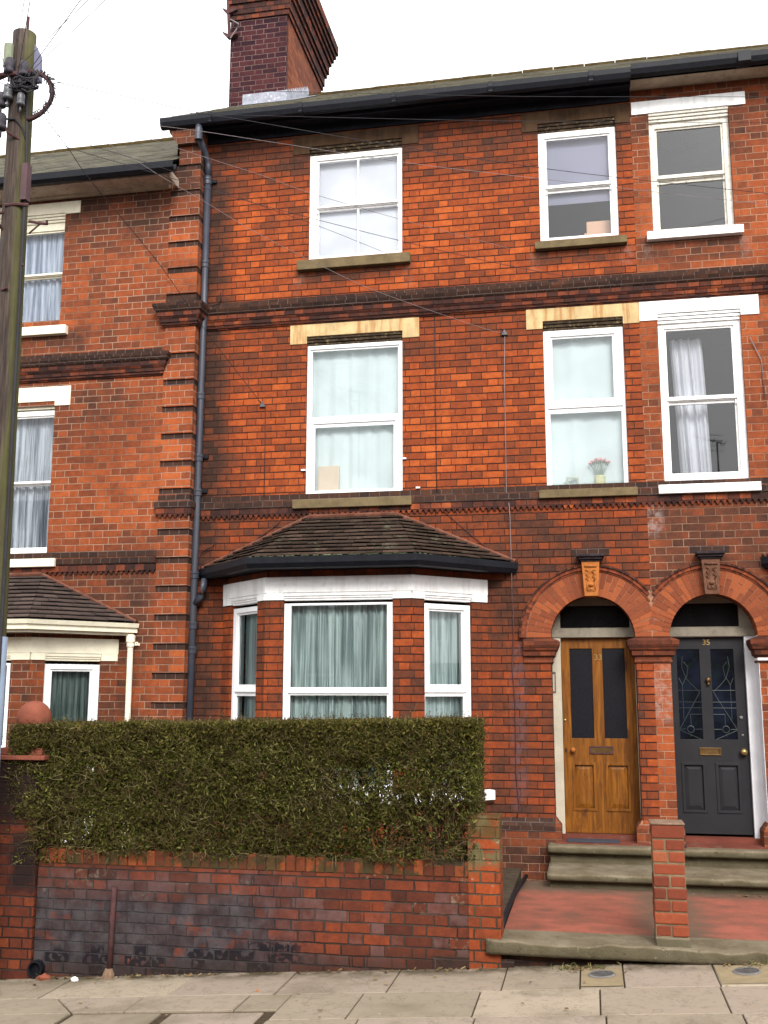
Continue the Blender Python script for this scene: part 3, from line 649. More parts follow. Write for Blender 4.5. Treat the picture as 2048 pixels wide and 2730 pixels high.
# front gardens and the level path to the doors
b = MB(); b.box(-4.4, -.73, -2.9, .05, -.4, .24); o = b.build('garden_soil', M['soil']); o['kind'] = 'structure'
b = MB(); b.box(-9.3, -4.8, -2.9, .0, -1., -.2); o = b.build('garden_ground', M['soil']); o['kind'] = 'structure'
def redfloor():
    s = NB('red_oxide_path', .8); p = s.geo().outputs['Position']; x, y, z = s.sep(p)[:3]
    c = s.ramp(s.noise(3.5, 5, .65, vec=s.vmap((1, 1.6, 1))), [(.3, (.13, .060, .042)), (.46, (.20, .070, .047)), (.62, (.27, .083, .056)), (.8, (.25, .092, .066))])
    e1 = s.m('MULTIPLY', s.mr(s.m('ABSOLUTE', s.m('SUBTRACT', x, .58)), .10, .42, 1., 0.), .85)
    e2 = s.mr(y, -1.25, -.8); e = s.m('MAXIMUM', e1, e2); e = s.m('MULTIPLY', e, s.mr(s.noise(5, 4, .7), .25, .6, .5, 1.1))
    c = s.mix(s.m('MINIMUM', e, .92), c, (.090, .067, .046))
    c = s.mix(s.mr(s.noise(30, 3), .5, .75, 0., .4), c, (.09, .055, .04)); s.col(c); s.bump(s.noise(30, 5, .7), .4, .006); return s.mat
M['redfloor'] = redfloor()
b = MB(); b.box(-.70, 2.6, -2.78, -.5, -.3, .200); o = b.build('path', M['redfloor']); o['kind'] = 'structure'

def worn(name, mat, x0, x1, yf, yb, z0, z1, round_=.03, amp=.012, seed=3, parent=None, skew=0.):
    """stone slab whose front nosing is rounded and worn"""
    nx = int((x1-x0)/.035); b = MB(); prof_n = 9
    for i in range(nx+1):
        x = x0+(x1-x0)*i/nx
        n1 = mnoise.noise((x*1.7, seed, 0)); n2 = mnoise.noise((x*6, seed, 4)); n3 = mnoise.noise((x*18, seed, 9))
        dy = amp*(n1*1.4+n2*1.1+n3*.4); dz = amp*.55*(n1+n2*1.1)
        h = z1-z0; pr = [(yb, z1), (yf+.16, z1+dz*.3), (yf+.07, z1+dz*.6)]
        for k in range(5):
            a = math.pi/2*k/4; pr.append((yf+round_-round_*math.sin(a)+dy, z1-round_+round_*math.cos(a)+dz))
        pr += [(yf+dy+.002, z1-h*.75), (yf+dy*.6+.012, z0), (yb, z0)]
        for y, z in pr: b.v.append((x, y, z))
        kk = len(pr)
    for i in range(nx):
        for j in range(kk-1): b.f.append((i*kk+j, i*kk+j+1, (i+1)*kk+j+1, (i+1)*kk+j))
    b.f += [tuple(range(kk-1, -1, -1)), tuple(nx*kk+j for j in range(kk))]
    return b.build(name, mat, parent, smooth=True)
o = worn('stone_ledge', M['step'], -.80, 2.6, -3.07, -2.66, .112, .206, .016, .030, 5)
tag(o, 'long worn grey green stone kerb slab across the front of both red paths', 'stone slab')
b = MB(); b.box(-.70, 2.6, -2.965, -2.75, -.2, .111)
M['plinthbrick'] = brick_mat('dark_brick_below_ledge', DK, (.06, .045, .04), .006)  # dark brick colours for the course below the ledge and the footing
tag(b.build('low_brick_base', M['plinthbrick']), 'dark brick course carrying the worn stone slab above the pavement', 'brick base')

# stone steps, one flight per door
for k, (x0, x1, lb) in enumerate(((-.45, .642, 'two mossy stone steps below the brown wooden door'), (.658, 2.1, 'two mossy stone steps below the dark grey door'))):
    st = thing('door_steps', lb, 'steps', ((x0+x1)/2, -.5, .2), 'stone steps up to the two front doors')
    worn('upper_tread', M['step'], x0, x1, -.28, .06, .428, .500, .030, .010, 11+k, st)
    worn('lower_tread', M['step'], x0+.01, x1-.002, -.87, -.2, .268, .333, .028, .016, 21+k, st)
    b = MB(); b.box(x0+.02, x1-.003, -.205, .05, .33, .430); b.box(x0+.03, x1-.004, -.79, -.1, .15, .270); b.build('riser', M['step'], st)
    b = MB(); b.box(x0+.07, x1-.08 if k == 0 else x1, -.13, .33, .48, .512); b.box(x0+.09, x1-.14 if k == 0 else x1-.4, .13, .35, .5125, .5555); b.build('tiled_threshold', M['redpaint'], st)

# ================================================================== HOUSES
XP = .650
def rooms(parent, wins, y):
    b = MB()
    for x0, x1, z0, z1 in wins:
        a0, a1, c0, c1, d = x0-.25, x1+.25, z0-.3, z1+.15, y+1.7; f = y+.132
        b.add([(a0, f, c0), (a1, f, c0), (a1, d, c0), (a0, d, c0), (a0, f, c1), (a1, f, c1), (a1, d, c1), (a0, d, c1)], [(0, 1, 2, 3), (7, 6, 5, 4), (3, 2, 6, 7), (0, 3, 7, 4), (1, 5, 6, 2)])
    return b.build('room', M['dark'], parent)
def stringcourse(house, path, dz, mat_dark, withdent=True):
    b = MB(); b.sweep([(-.05, 6.31+dz), (.080, 6.31+dz), (.095, 6.325+dz), (.118, 6.372+dz), (.122, 6.405+dz), (.10, 6.410+dz), (-.05, 6.425+dz)], path)
    o = b.build('string_course', M['brickdark'], house)
    b = MB(); b.sweep([(-.05, 6.235+dz), (.055, 6.235+dz), (.075, 6.262+dz), (.078, 6.308+dz), (-.05, 6.308+dz)], path)
    b.sweep([(-.05, 6.150+dz), (.014, 6.150+dz), (.022, 6.165+dz), (.034, 6.168+dz), (.036, 6.192+dz), (.048, 6.196+dz), (.052, 6.232+dz), (-.05, 6.232+dz)], path)
    b.build('moulding', M['brickmould'], o)
    b = MB(); b.sweep([(-.05, 6.428+dz), (.003, 6.428+dz), (.003, 6.486+dz), (-.05, 6.486+dz)], path); b.build('dark_course', M['brickdark'], o)
def sillcourse(house, path, dz, skip=()):
    b = MB(); b.sweep([(-.05, 4.016+dz), (.030, 4.016+dz), (.040, 4.03+dz), (.040, 4.085+dz), (.03, 4.093+dz), (-.05, 4.105+dz)], path)
    b.sweep([(-.05, 4.106+dz), (.0035, 4.106+dz), (.0035, 4.17+dz), (-.05, 4.17+dz)], path)
    o = b.build('sill_course', M['brickdark'], house)
    b = MB(); b.sweep([(-.05, 3.945+dz), (.026, 3.945+dz), (.028, 4.012+dz), (-.05, 4.012+dz)], path)
    P = [Vector(p) for p in path]
    for a, c_ in zip(P[:-1], P[1:]):
        d = (c_-a); L_ = d.length; d.normalize(); n = Vector((d.y, -d.x))
        if L_ < .1: continue
        k = int(L_/.0615)
        for i in range(k):
            m_ = a+d*((i+.5)*L_/k); w_ = .017
            pts = []
            for (dx, zz, oo) in ((-w_-.006, 3.945, .026), (w_+.006, 3.945, .026), (.009, 3.910, .020), (-.009, 3.910, .020), (-w_-.006, 3.945, -.02), (w_+.006, 3.945, -.02), (.009, 3.91, -.02), (-.009, 3.91, -.02)):
                q = m_+d*dx+n*oo; pts.append((q.x, q.y, zz+dz))
            b.add(pts, [(1, 0, 3, 2), (0, 4, 7, 3), (5, 1, 2, 6), (3, 7, 6, 2)])
    b.build('tooth_course', M['brickmould'], o)
def slates(house, x0, x1, ye, ze, yr, zr, cover=.22, w_=.26):
    b = MB(); L_ = math.hypot(yr-ye, zr-ze); n = int(L_/cover)
    for k in range(n):
        t0, t1 = k/n, min(1, (k+1)/n+.03); x = x0-(w_/2 if k % 2 else 0)
        while x < x1:
            a0, a1 = max(x, x0)+.0015, min(x+w_, x1)-.0015
            if a1 > a0+.02:
                l0 = .016+random.uniform(-.003, .004)
                A = (a0, ye+(yr-ye)*t0, ze+(zr-ze)*t0+l0); B_ = (a1, A[1], A[2]); D = (a0, ye+(yr-ye)*t1, ze+(zr-ze)*t1+.003); C_ = (a1, D[1], D[2])
                b.add([A, B_, C_, D, (A[0], A[1], A[2]-.012), (B_[0], B_[1], B_[2]-.012)], [(0, 1, 2, 3), (4, 5, 1, 0)])
            x += w_
    r = b.build('roof', M['slate'], house)
    bk = MB(); bk.quad((x0, ye+.02, ze-.004), (x1, ye+.02, ze-.004), (x1, yr, zr-.004), (x0, yr, zr-.004)); bk.quad((x0, yr, zr), (x1, yr, zr), (x1, 2*yr-ye, ze), (x0, 2*yr-ye, ze)); bk.build('roof_deck', M['darkboard'], r)
    rb = MB(); x = x0
    while x < x1-.01:
        x2 = min(x1, x+.45); dz_ = random.uniform(-.006, .006)
        rb.tube([(x+.004, yr, zr+.0+dz_), (x2-.004, yr, zr+.0+dz_)], .048, 10); x = x2
    rb.build('ridge', M['mossridge'], r); return r
def body(house, mat, x0, x1, y0, y1, z0, z1, apex):
    b = MB(); b.add([(x0, y0, z0), (x0, y1, z0), (x0, y1, z1), (x0, apex[0], apex[1]), (x0, y0, z1)], [(4, 3, 2, 1, 0)])
    b.add([(x1, y0, z0), (x1, y1, z0), (x1, y1, z1), (x1, apex[0], apex[1]), (x1, y0, z1)], [(0, 1, 2, 3, 4)])
    b.quad((x1, y1, z0), (x0, y1, z0), (x0, y1, z1), (x1, y1, z1)); return b.build('side_wall', mat, house)

# ---------------- number 33
h33 = thing('terraced_house', 'tall red brick house in the middle with brown wooden door numbered 33', 'house', (-2, 0, 0), 'terraced houses along the street')
WA = (-3.055, -1.945); WBx = (-.38, .478)
ops = [(WA[0], WA[1], 6.945, 8.355), (WBx[0], WBx[1], 6.945, 8.355), (WA[0], WA[1], 4.105, 6.005), (WBx[0], WBx[1], 4.12, 6.005), (-.38, .48, .40, 2.5501), (-3.2, -1.8, .9, 2.9)]
DX33 = (-.38, .48)
wall(h33, 'wall', M['brick33'], -4.33, XP, -.6, 8.70, ops, 0, .13, [(.05, 2.55, .43, (-.38, .48, 2.55, 2.985))])
body(h33, M['chimney'], -4.72, XP, .0, 6.8, -.6, 8.70, (3.2, 10.97))
rooms(h33, [ops[0], ops[1], ops[2], ops[3], ops[5], (-.36, .46, .6, 2.9)], .02 if False else 0)
rv = MB(); rv.box(-.50, -.38, .13, .33, .3, 2.56); rv.box(.48, .60, .13, .33, .3, 2.56); rv.build('reveal', M['brick33'], h33)
# quoin pier beside the pipe
pr = MB(); dks = []
bands = sorted([4.884+.318*k for k in range(0, 4)]+[4.5665, 4.2485]+[7.2+.322*k for k in range(-2, 4)]+[3.785-.318*k for k in range(0, 14)])
z = -.6; PX0, PX1 = -4.70, -4.33
for t in bands:
    if t-.072 > z: pr.box(PX0, PX1, -.22, .05, z, min(t-.072, 8.15))
    dks.append(MB().box(PX0+.003, PX1-.006, -.200, .048, t-.072, t)); z = t
pr.box(-4.60, PX1, -.22, .05, z, 8.40) if z < 8.40 else None
pr.prism([(-4.60, 8.40), (PX1, 8.40), (PX1, 8.62), (-4.71, 8.62), (-4.71, 8.56)], -.29, .05)
po = pr.build('pier', M['brickpier'], h33); 
for q in dks: q.build('recessed_course', M['brickdark'], po)
pathA = [(-4.70, -.10), (-4.70, -.22), (-4.33, -.22), (-4.33, 0), (XP, 0)]
stringcourse(h33, pathA, 0, None); sillcourse(h33, pathA, 0)
# lintels and sills
def lint(h, x0, x1, wx, base, mat, mould, zt=None, low=.085):
    lintel(h, x0, x1, base-low, base, zt or base+.147, wx[0], wx[1], 0, mat, mould, base-.105)
lint(h33, -3.255, -1.752, WA, 6.003, M['stone'], M['blackstone']); lint(h33, -.560, .6525, WBx, 6.003, M['stone'], M['blackstone'])
lint(h33, -3.255, -1.752, WA, 8.352, M['stonedirtyshade'], M['blackstone']); lint(h33, -.560, .640, WBx, 8.352, M['stonedirtyshade'], M['blackstone'])
sill(h33, -3.180, -1.838, 3.995, 4.095, 0, M['sillstone']); sill(h33, -.462, .560, 4.02, 4.108, 0, M['sillstone'])
sill(h33, -3.175, -1.846, 6.795, 6.912, 0, M['sillstone']); sill(h33, -.440, .556, 6.825, 6.91, 0, M['sillstone'])
# windows
window(h33, WA[0], WA[1], 6.945, 8.25, .03, [(WA[0]+.105, WA[1]-.065, 7.62, 8.165), (WA[0]+.105, WA[1]-.065, 7.0, 7.555)], M['white'], bars=(.5,))
window(h33, WBx[0], WBx[1], 6.95, 8.25, .03, [(-.290, .395, 7.62, 8.165), (-.290, .395, 7.005, 7.535)], M['white'])
window(h33, WA[0], WA[1], 4.11, 5.90, .03, [(WA[0]+.055, WA[1]-.06, 5.06, 5.835), (WA[0]+.095, WA[1]-.11, 4.21, 4.935)], M['upvc'], style='casement')
window(h33, WBx[0], WBx[1], 4.13, 5.90, .03, [(-.285, .36, 5.115, 5.81), (-.325, .43, 4.18, 4.965)], M['upvc'], style='casement')
# bay
bay(h33, -2.505, 0, 0, M['brick33'], M['white'], M['upvc'], M['white'], M['glassd'], M['black'], M['tile'])
# eaves
slates(h33, -4.74, XP, -.36, 8.70, 3.2, 11.025)
g = MB(); g.sweep([(.0, 8.70), (-.0, 8.64), (.02, 8.60), (.06, 8.585), (.10, 8.60), (.125, 8.65), (.13, 8.705), (.118, 8.705), (.105, 8.65), (.06, 8.615), (.03, 8.64), (.012, 8.70)], [(-4.80, -.25), (XP, -.25)])
for gx in (-4.2, -3.1, -2.0, -.9, .2):
    g.sweep([(-.01, 8.66), (.06, 8.575), (.115, 8.59), (.14, 8.65), (.14, 8.71), (.125, 8.71), (.125, 8.6)], [(gx, -.25), (gx+.05, -.25)])
g.build('gutter', M['black'], h33)
g = MB(); g.box(-4.71, XP, -.24, -.215, 8.575, 8.70); g.box(-4.71, XP, -.214, -.002, 8.625, 8.64); g.box(-4.33, XP, -.022, -.0015, 8.515, 8.624)  # soffit and wall strip are black to stand for shadow under the rafters
g.build('fascia', M['darkboard'], h33)
# rainwater pipe with swan neck and branch from the bay
p = MB(); px_, py_ = -4.285, -.085
p.tube([(-4.33, -.31, 8.60), (-4.33, -.31, 8.52), (-4.333, -.30, 8.46), (-4.30, -.19, 8.33), (px_-.01, -.105, 8.25), (px_, py_, 8.19), (px_, py_, 8.05)], .040, 12)
p.tube([(px_, py_, 8.06), (px_, py_, 6.0), (px_-.012, py_, 3.0), (px_-.02, py_, .2)], .040, 12)
pp = p.build('drainpipe', M['bluegrey'], h33, smooth=True)
MB().lathe([(.0485, 8.41), (.05, 8.50), (.045, 8.56)], -4.33, -.31, 12).build('pipe_collar', M['bluegrey'], pp)
for z in (8.0, 6.95, 6.40, 5.35, 4.62, 4.22, 3.28, 2.72, 2.45):
    MB().lathe([(.042, z-.05), (.0475, z-.045), (.049, z+.0), (.054, z+.012), (.054, z+.03), (.042, z+.032)], px_-.003*(8-z)*.6, py_, 12).build('pipe_collar', M['bluegrey'], pp)
for z in (8.02, 6.42, 4.64, 4.24, 3.30): MB().box(px_-.085, px_+.085, -.03, -.004, z-.02, z+.02).build('pipe_bracket', M['black'], pp)
MB().tube([(-4.17, -.10, 3.23), (-4.175, -.11, 3.10), (-4.20, -.11, 3.04), (px_-.01, py_, 2.94)], .036, 10).build('branch_pipe', M['bluegrey'], pp, smooth=True)
# impost mouldings and arch
ip = [(-.02, 2.285), (.012, 2.285), (.02, 2.30), (.012, 2.315), (.014, 2.345), (.04, 2.36), (.045, 2.405), (.062, 2.42), (.085, 2.47), (.088, 2.512), (.075, 2.520), (.005, 2.548), (-.02, 2.548)]
MB().sweep(ip, [(-.665, 0), (-.38, 0), (-.38, .24)]).build('impost', M['impost'], h33); MB().sweep(ip, [(.48, .24), (.48, 0), (XP, 0)]).build('impost', M['impost'], h33)
arch(h33, .05, 2.55, .43, .677, .755, XP, 1, keym=M['terracotta'])
# plinth
plp = [(-.02, -.6), (.062, -.6), (.062, .655), (.006, .728), (-.02, .728)]
MB().sweep(plp, [(-.98, 0), (-.38, 0), (-.38, .2)]).build('plinth', M['brick35'], h33); MB().sweep(plp, [(.48, .2), (.48, 0), (XP, 0)]).build('plinth', M['brick35'], h33)
b = MB(); pd = [(.05, .585), (.064, .585), (.064, .656), (.008, .730), (-.02, .732)]
b.sweep([(-.01, .600), (.0645, .600), (.0645, .656), (.008, .7305), (-.01, .7305)], [(-.98, 0), (-.378, 0)]); b.build('plinth_cap', M['brickdark'], h33)

# doors
def door(house, x0, x1, z0, z1, y, mat, glassm, glz, gx, px, pz, mailz, knob, name='door'):
    d = MB(); d.box(x0, x1, y+.02, y+.05, z0, z1)
    holes = [(gx[0], gx[1], glz[0], glz[1]), (gx[2], gx[3], glz[0], glz[1]), (px[0], px[1], pz[0], pz[1]), (px[2], px[3], pz[0], pz[1])]
    d2 = MB().plate(x0, x1, z0, z1, holes, y, y+.0195)
    for a, c_ in ((px[0], px[1]), (px[2], px[3])):     # raised field in each lower panel
        o = len(d2.v); i = .03; q = .055
        d2.add([(a+.012, y+.019, pz[0]+.012), (c_-.012, y+.019, pz[0]+.012), (c_-.012, y+.019, pz[1]-.012), (a+.012, y+.019, pz[1]-.012),
                (a+q, y+.008, pz[0]+q), (c_-q, y+.008, pz[0]+q), (c_-q, y+.008, pz[1]-q), (a+q, y+.008, pz[1]-q)], [(0, 1, 5, 4), (1, 2, 6, 5), (2, 3, 7, 6), (3, 0, 4, 7), (4, 5, 6, 7)])
        d2.plate(a-.014, c_+.014, pz[0]-.014, pz[1]+.014, [(a+.014, c_-.014, pz[0]+.014, pz[1]-.014)], y-.010, y-.0005)
    do = d.build(name, mat, house); d2.build('panel_frame', mat, do, bevel=.003)
    g = MB()
    for a, c_ in ((gx[0], gx[1]), (gx[2], gx[3])): g.box(a+.001, c_-.001, y+.011, y+.019, glz[0]+.001, glz[1]-.001)
    g.build('glass_panel', glassm, do)
    return do
DY = .27
def frac(x0, x1, fs): return [x0+(x1-x0)*f for f in fs]
d33 = door(h33, -.285, .470, .56, 2.553, DY, M['pine'], M['darkglass'], (1.515, 2.445), frac(-.285, .47, (.115, .425, .565, .872)), frac(-.285, .47, (.13, .415, .575, .875)), (.795, 1.255), 1.39, None)
def textmesh(parent, body_, x, y, z, size, mat, name='number'):
    cu = bpy.data.curves.new('t', 'FONT'); cu.body = body_; cu.size = size; cu.align_x = 'CENTER'; cu.extrude = .002; cu.offset = size*.012
    ob = bpy.data.objects.new('t', cu); C.objects.link(ob); dg = bpy.context.evaluated_depsgraph_get(); me = bpy.data.meshes.new_from_object(ob.evaluated_get(dg))
    bpy.data.objects.remove(ob); bpy.data.curves.remove(cu)
    b = MB(Matrix.Translation((x, y, z)) @ Matrix.Rotation(R_(90), 4, 'X')); b.v = [tuple(v.co) for v in me.vertices]; b.f = [tuple(p.vertices) for p in me.polygons]
    return b.build(name, mat, parent)
textmesh(d33, '33', .100, DY-.003, 2.325, .085, M['brass'])
def mailbox(parent, x0, x1, z0, z1, y, m1, m2):
    b = MB().plate(x0, x1, z0, z1, [(x0+.018, x1-.018, z0+.014, z1-.014)], y-.010, y-.001); o = b.build('letterbox', m1, parent, bevel=.002)
    b = MB(); b.box(x0+.019, x1-.019, y-.006, y-.0012, z0+.015, z1-.015); b.build('flap', m2, o); return o
mailbox(d33, -.02, .225, 1.355, 1.435, DY, M['iron'], M['copper'])
b = MB(); b.sphere((-.188, DY-.045, 1.395), .027); b.tube([(-.188, DY-.04, 1.395), (-.188, DY+.001, 1.395)], .012); b.build('knob', M['terracotta'], d33, smooth=True)
b = MB(); b.sphere((-.262, DY-.004, 1.70), .013, sq=(1, .5, 1)); b.build('lock', M['brass'], d33, smooth=True)
b = MB(); b.box(-.270, -.255, DY-.003, DY, 1.37, 1.41); b.build('keyhole', M['black'], d33)
def doorframe(house, x0, x1, dx0, dx1, mat, fan, zs=2.55, xc=0, y=.22):
    b = MB(); b.plate(x0, x1, .52, 2.56, [(dx0, dx1, .0, 2.556)], y, y+.09)
    # head filled to the arch soffit, with the fanlight opening
    N = 20; out = [(xc+.430*math.cos(math.pi*i/N), zs+.430*math.sin(math.pi*i/N)) for i in range(N+1)]
    o = b.build('door_frame', mat, house, bevel=.003)
    b = MB(); b.plate(x0, x1, 2.5605, 2.648, [], y-.012, y+.09); b.plate(x0, x1, 2.6485, 3.0, [fan], y, y+.06); b.build('transom', M['shadeframe'], o, bevel=.003)
    g = MB(); g.box(fan[0]+.001, fan[1]-.001, y+.035, y+.045, fan[2]+.001, fan[3]-.001); g.build('fanlight', M['fanglass'], o); return o
M['fanglass'] = simple('black_fanlight_glass', (.003, .003, .0035), .25, .3, 4, spec=.10)
M['shadeframe'] = simple('shade_cream_transom', (.20, .175, .135), .7, .2, 5, dirt=((.08, .065, .05), .5), bumpk=.1)  # frame cream darkened to paint in the arch's shade on head and transom
M['framecream'] = simple('dull_cream_frame', (.42, .38, .30), .6, .12, 6, dirt=((.30, .26, .2), .3), bumpk=.1)
M['framewhite'] = simple('white_door_frame', (.62, .62, .64), .5, .08, 6, bumpk=.1)
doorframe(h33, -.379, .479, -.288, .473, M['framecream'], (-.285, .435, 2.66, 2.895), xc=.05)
b = MB(); b.plate(-.395, -.345, 1.99, 2.20, [(-.388, -.352, 1.998, 2.192)], .205, .2195); b.build('entry_phone', M['cover'], h33)
# chimney
cx0, cx1, cy0, cy1 = -4.82, -3.97, 2.0, 3.95
b = MB(); b.box(cx0, cx1, cy0, cy1, 9.6, 11.60); ch = b.build('chimney', M['chimney'], h33)
b = MB(); b.box(cx1-.02, cx1+.004, cy0+.06, cy1, 9.6, 11.60); b.build('side_face', M['chimside'], ch)
b = MB(); z = 11.60
for k, o_ in enumerate((.03, .05, .05, .08, .11, .11, .14, .17, .20, .23, .23, .20)): b.box(cx0-o_*.35, cx1+o_, cy0-o_*.8, cy1+o_, z+.002, z+.0755); z += .0795
b.build('corbelled_top', M['brickmould'], ch)
b = MB(); b.box(cx0+.1, cx1, cy0+.1, cy1-.1, z, z+.15)
for k in range(3): b.lathe([(.13, z+.1), (.12, z+.55), (.15, z+.57), (.15, z+.62), (.11, z+.62)], -4.4, cy0+.35+k*.62, 16)
b.build('chimney_pot', M['terrabrown'], ch, smooth=False)
def rz(y): return 8.70+(y+.36)*(11.025-8.70)/3.56
b = MB(); b.box(cx0+.21, cx1+.012, cy0-.014, cy0-.002, rz(cy0)-.02, rz(cy0)+.17)
b.add([(cx0+.2, cy0-.2, rz(cy0-.2)+.022), (cx1+.2, cy0-.2, rz(cy0-.2)+.022), (cx1+.2, cy0, rz(cy0)+.022), (cx0+.2, cy0, rz(cy0)+.022)], [(0, 1, 2, 3)])
y = cy0
while y < 3.1:
    b.box(cx1+.005, cx1+.017, y, y+.11, rz(y)-.03, rz(y)+.19); y += .105
b.add([(cx1+.0, cy0-.1, rz(cy0-.1)+.024), (cx1+.22, cy0-.1, rz(cy0-.1)+.024), (cx1+.22, 3.15, rz(3.15)+.024), (cx1, 3.15, rz(3.15)+.024)], [(0, 1, 2, 3)])
b.build('lead_flashing', M['lead'], ch)

# ---------------- number 35
h35 = thing('terraced_house', 'red brick house on the right with dark grey door numbered 35 and white window lintels', 'house', (2, 0, 0), 'terraced houses along the street')
WC = (.842, 1.697)
ops = [(WC[0], WC[1], 6.95, 8.355), (WC[0], WC[1], 4.125, 6.005), (.82, 1.68, .40, 2.5501), (2.75, 4.2, .9, 2.9), (2.9, 4.05, 4.1, 6.0), (2.9, 4.05, 6.95, 8.3)]
wall(h35, 'wall', M['brick35'], XP, 5.6, -.6, 8.70, ops, 0, .13, [(1.25, 2.55, .43, (.82, 1.68, 2.55, 2.985))])
body(h35, M['brick35'], XP+.01, 5.6, .0, 6.8, -.6, 8.70, (3.2, 10.97))
rooms(h35, [ops[0], ops[1], ops[3], ops[4], ops[5], (.84, 1.66, .6, 2.9)], 0)
rv = MB(); rv.box(.70, .82, .13, .33, .3, 2.56); rv.build('reveal', M['brick35'], h35); rv = MB(); rv.box(1.675, 1.80, .0015, .33, .56, 2.56); rv.build('painted_reveal', M['framewhite'], h35)
pathC = [(XP, 0), (5.6, 0)]
stringcourse(h35, pathC, 0, None); sillcourse(h35, pathC, 0)
lint(h35, .654, 1.886, WC, 6.005, M['white'], M['white'], 6.165, .07); lint(h35, .660, 1.878, WC, 8.352, M['white'], M['oldwhite'], 8.500, .005)
lint(h35, 2.7, 4.25, (2.9, 4.05), 6.003, M['white'], M['white']); lint(h35, 2.7, 4.25, (2.9, 4.05), 8.352, M['white'], M['white'])
sill(h35, .773, 1.790, 4.025, 4.118, 0, M['white']); sill(h35, .770, 1.773, 6.834, 6.925, 0, M['white'])
sill(h35, 2.8, 4.15, 4.0, 4.1, 0, M['white']); sill(h35, 2.8, 4.15, 6.8, 6.9, 0, M['white'])
window(h35, WC[0], WC[1], 6.955, 8.25, .055, [(WC[0]+.085, WC[1]-.085, 7.635, 8.165), (WC[0]+.085, WC[1]-.085, 7.01, 7.54)], M['oldwhite'])
window(h35, WC[0], WC[1], 4.135, 5.905, .055, [(WC[0]+.085, WC[1]-.095, 5.095, 5.83), (WC[0]+.085, WC[1]-.095, 4.265, 5.01)], M['white'])
for z0, z1 in ((4.11, 5.9), (6.95, 8.25)): window(h35, 2.9, 4.05, z0, z1, .05, [(2.98, 3.97, (z0+z1)/2+.04, z1-.08), (2.98, 3.97, z0+.08, (z0+z1)/2-.04)], M['white'])
bay(h35, 3.50, 0, 0, M['brick35'], M['white'], M['white'], M['white'], M['glassd'], M['black'], M['tile'])
slates(h35, XP+.002, 5.7, -.36, 8.70, 3.2, 11.025)
g = MB(); g.sweep([(.0, 8.70), (-.0, 8.64), (.02, 8.60), (.06, 8.585), (.10, 8.60), (.125, 8.65), (.13, 8.705), (.118, 8.705), (.105, 8.65), (.06, 8.615), (.03, 8.64), (.012, 8.70)], [(XP+.002, -.25), (5.7, -.25)])
g.v = [(v[0], v[1], v[2]+.035) for v in g.v]
g.box(XP+1.12, XP+1.25, -.395, -.25, 8.63, 8.745)
g.build('gutter', M['black'], h35)
g = MB(); g.box(.62, 5.6, -.235, -.225, 8.64, 8.735); g.build('fascia', M['darkboard'], h35)
g = MB(); g.box(.615, 5.6, -.222, -.004, 8.645, 8.665); g.build('soffit', M['creamold'], h35)
MB().sweep(ip, [(XP, 0), (.82, 0), (.82, .24)]).build('impost', M['impost'], h35); MB().sweep(ip, [(1.68, .24), (1.68, 0), (2.02, 0)]).build('impost', M['impost'], h35)
arch(h35, 1.25, 2.55, .43, .677, .755, XP, -1, keym=M['terrabrown'])
MB().sweep(plp, [(XP, 0), (.82, 0), (.82, .2)]).build('plinth', M['brick35'], h35); MB().sweep(plp, [(1.68, .2), (1.68, 0), (2.02, 0)]).build('plinth', M['brick35'], h35)
b = MB(); b.sweep([(-.01, 2.296), (.016, 2.296), (.016, 2.332), (-.01, 2.332)], [(1.68, .22), (1.68, 0), (2.02, 0)]); b.build('white_trim', M['white'], h35)
d35 = door(h35, .815, 1.570, .58, 2.578, DY, M['greydoor'], M['bluestain'], (1.515, 2.43), frac(.815, 1.57, (.115, .415, .565, .865)), frac(.815, 1.57, (.13, .41, .575, .86)), (.80, 1.27), 1.39, None)
textmesh(d35, '35', 1.205, DY-.003, 2.475, .08, M['brass'])
mailbox(d35, 1.085, 1.300, 1.355, 1.432, DY, M['copper'], M['copper'])
b = MB()
gx = frac(.815, 1.57, (.115, .415, .565, .865)); yl = DY+.008
for a, c_, mir in ((gx[0], gx[1], False), (gx[2], gx[3], True)):
    W_ = c_-a
    def pt(u, v): return ((c_-u*W_) if mir else (a+u*W_), yl, 1.515+v*.915)
    for seg in ([(.0, .0+.10), (.92, .0)], [(.0, .11), (.95, .52)], [(.0, .54), (1, .54)], [(.0, .41), (1, .41)], [(0, .345), (1, .345)], [(.5, .275), (1, .275)], [(0, .11), (.27, .11)], [(.68, .11), (1, .11)],
                [(.2, .22), (.2, .60)], [(.5, .155), (.5, .275)], [(.2, .6), (.36, .68)], [(.36, .68), (.55, .62), (.95, .52)], [(.2, .6), (.05, .68)], [(.48, .06), (.48, .03)], [(.4, .68), (.48, .80), (.3, .86)], [(.36, .68), (.2, .8), (.25, .92)]):
        b.tube([pt(*q) for q in seg], .0035, 5)
    cx_ = pt(.48, .11); b.tube([(cx_[0]+.034*math.cos(t), yl, cx_[2]+.034*math.sin(t)) for t in [2*math.pi*i/16 for i in range(17)]], .0045, 5, cap=False)
b.build('lead_came', M['lead_came'], d35)
b = MB(); b.sphere((1.515, DY-.045, 1.395), .036); b.tube([(1.515, DY-.04, 1.395), (1.515, DY+.001, 1.395)], .014); b.build('knob', M['brass'], d35, smooth=True)
b = MB(); b.sphere((1.512, DY-.006, 1.735), .018, sq=(1, .5, 1)); b.sphere((1.517, DY-.004, 1.56), .013, sq=(1, .5, 1)); b.build('lock', M['cover'], d35, smooth=True)
b = MB(); b.sphere((1.205, DY-.02, 2.115), .028, sq=(1, .7, 1)); b.sphere((1.205, DY-.02, 2.075), .016); b.build('knocker', M['copper'], d35, smooth=True)
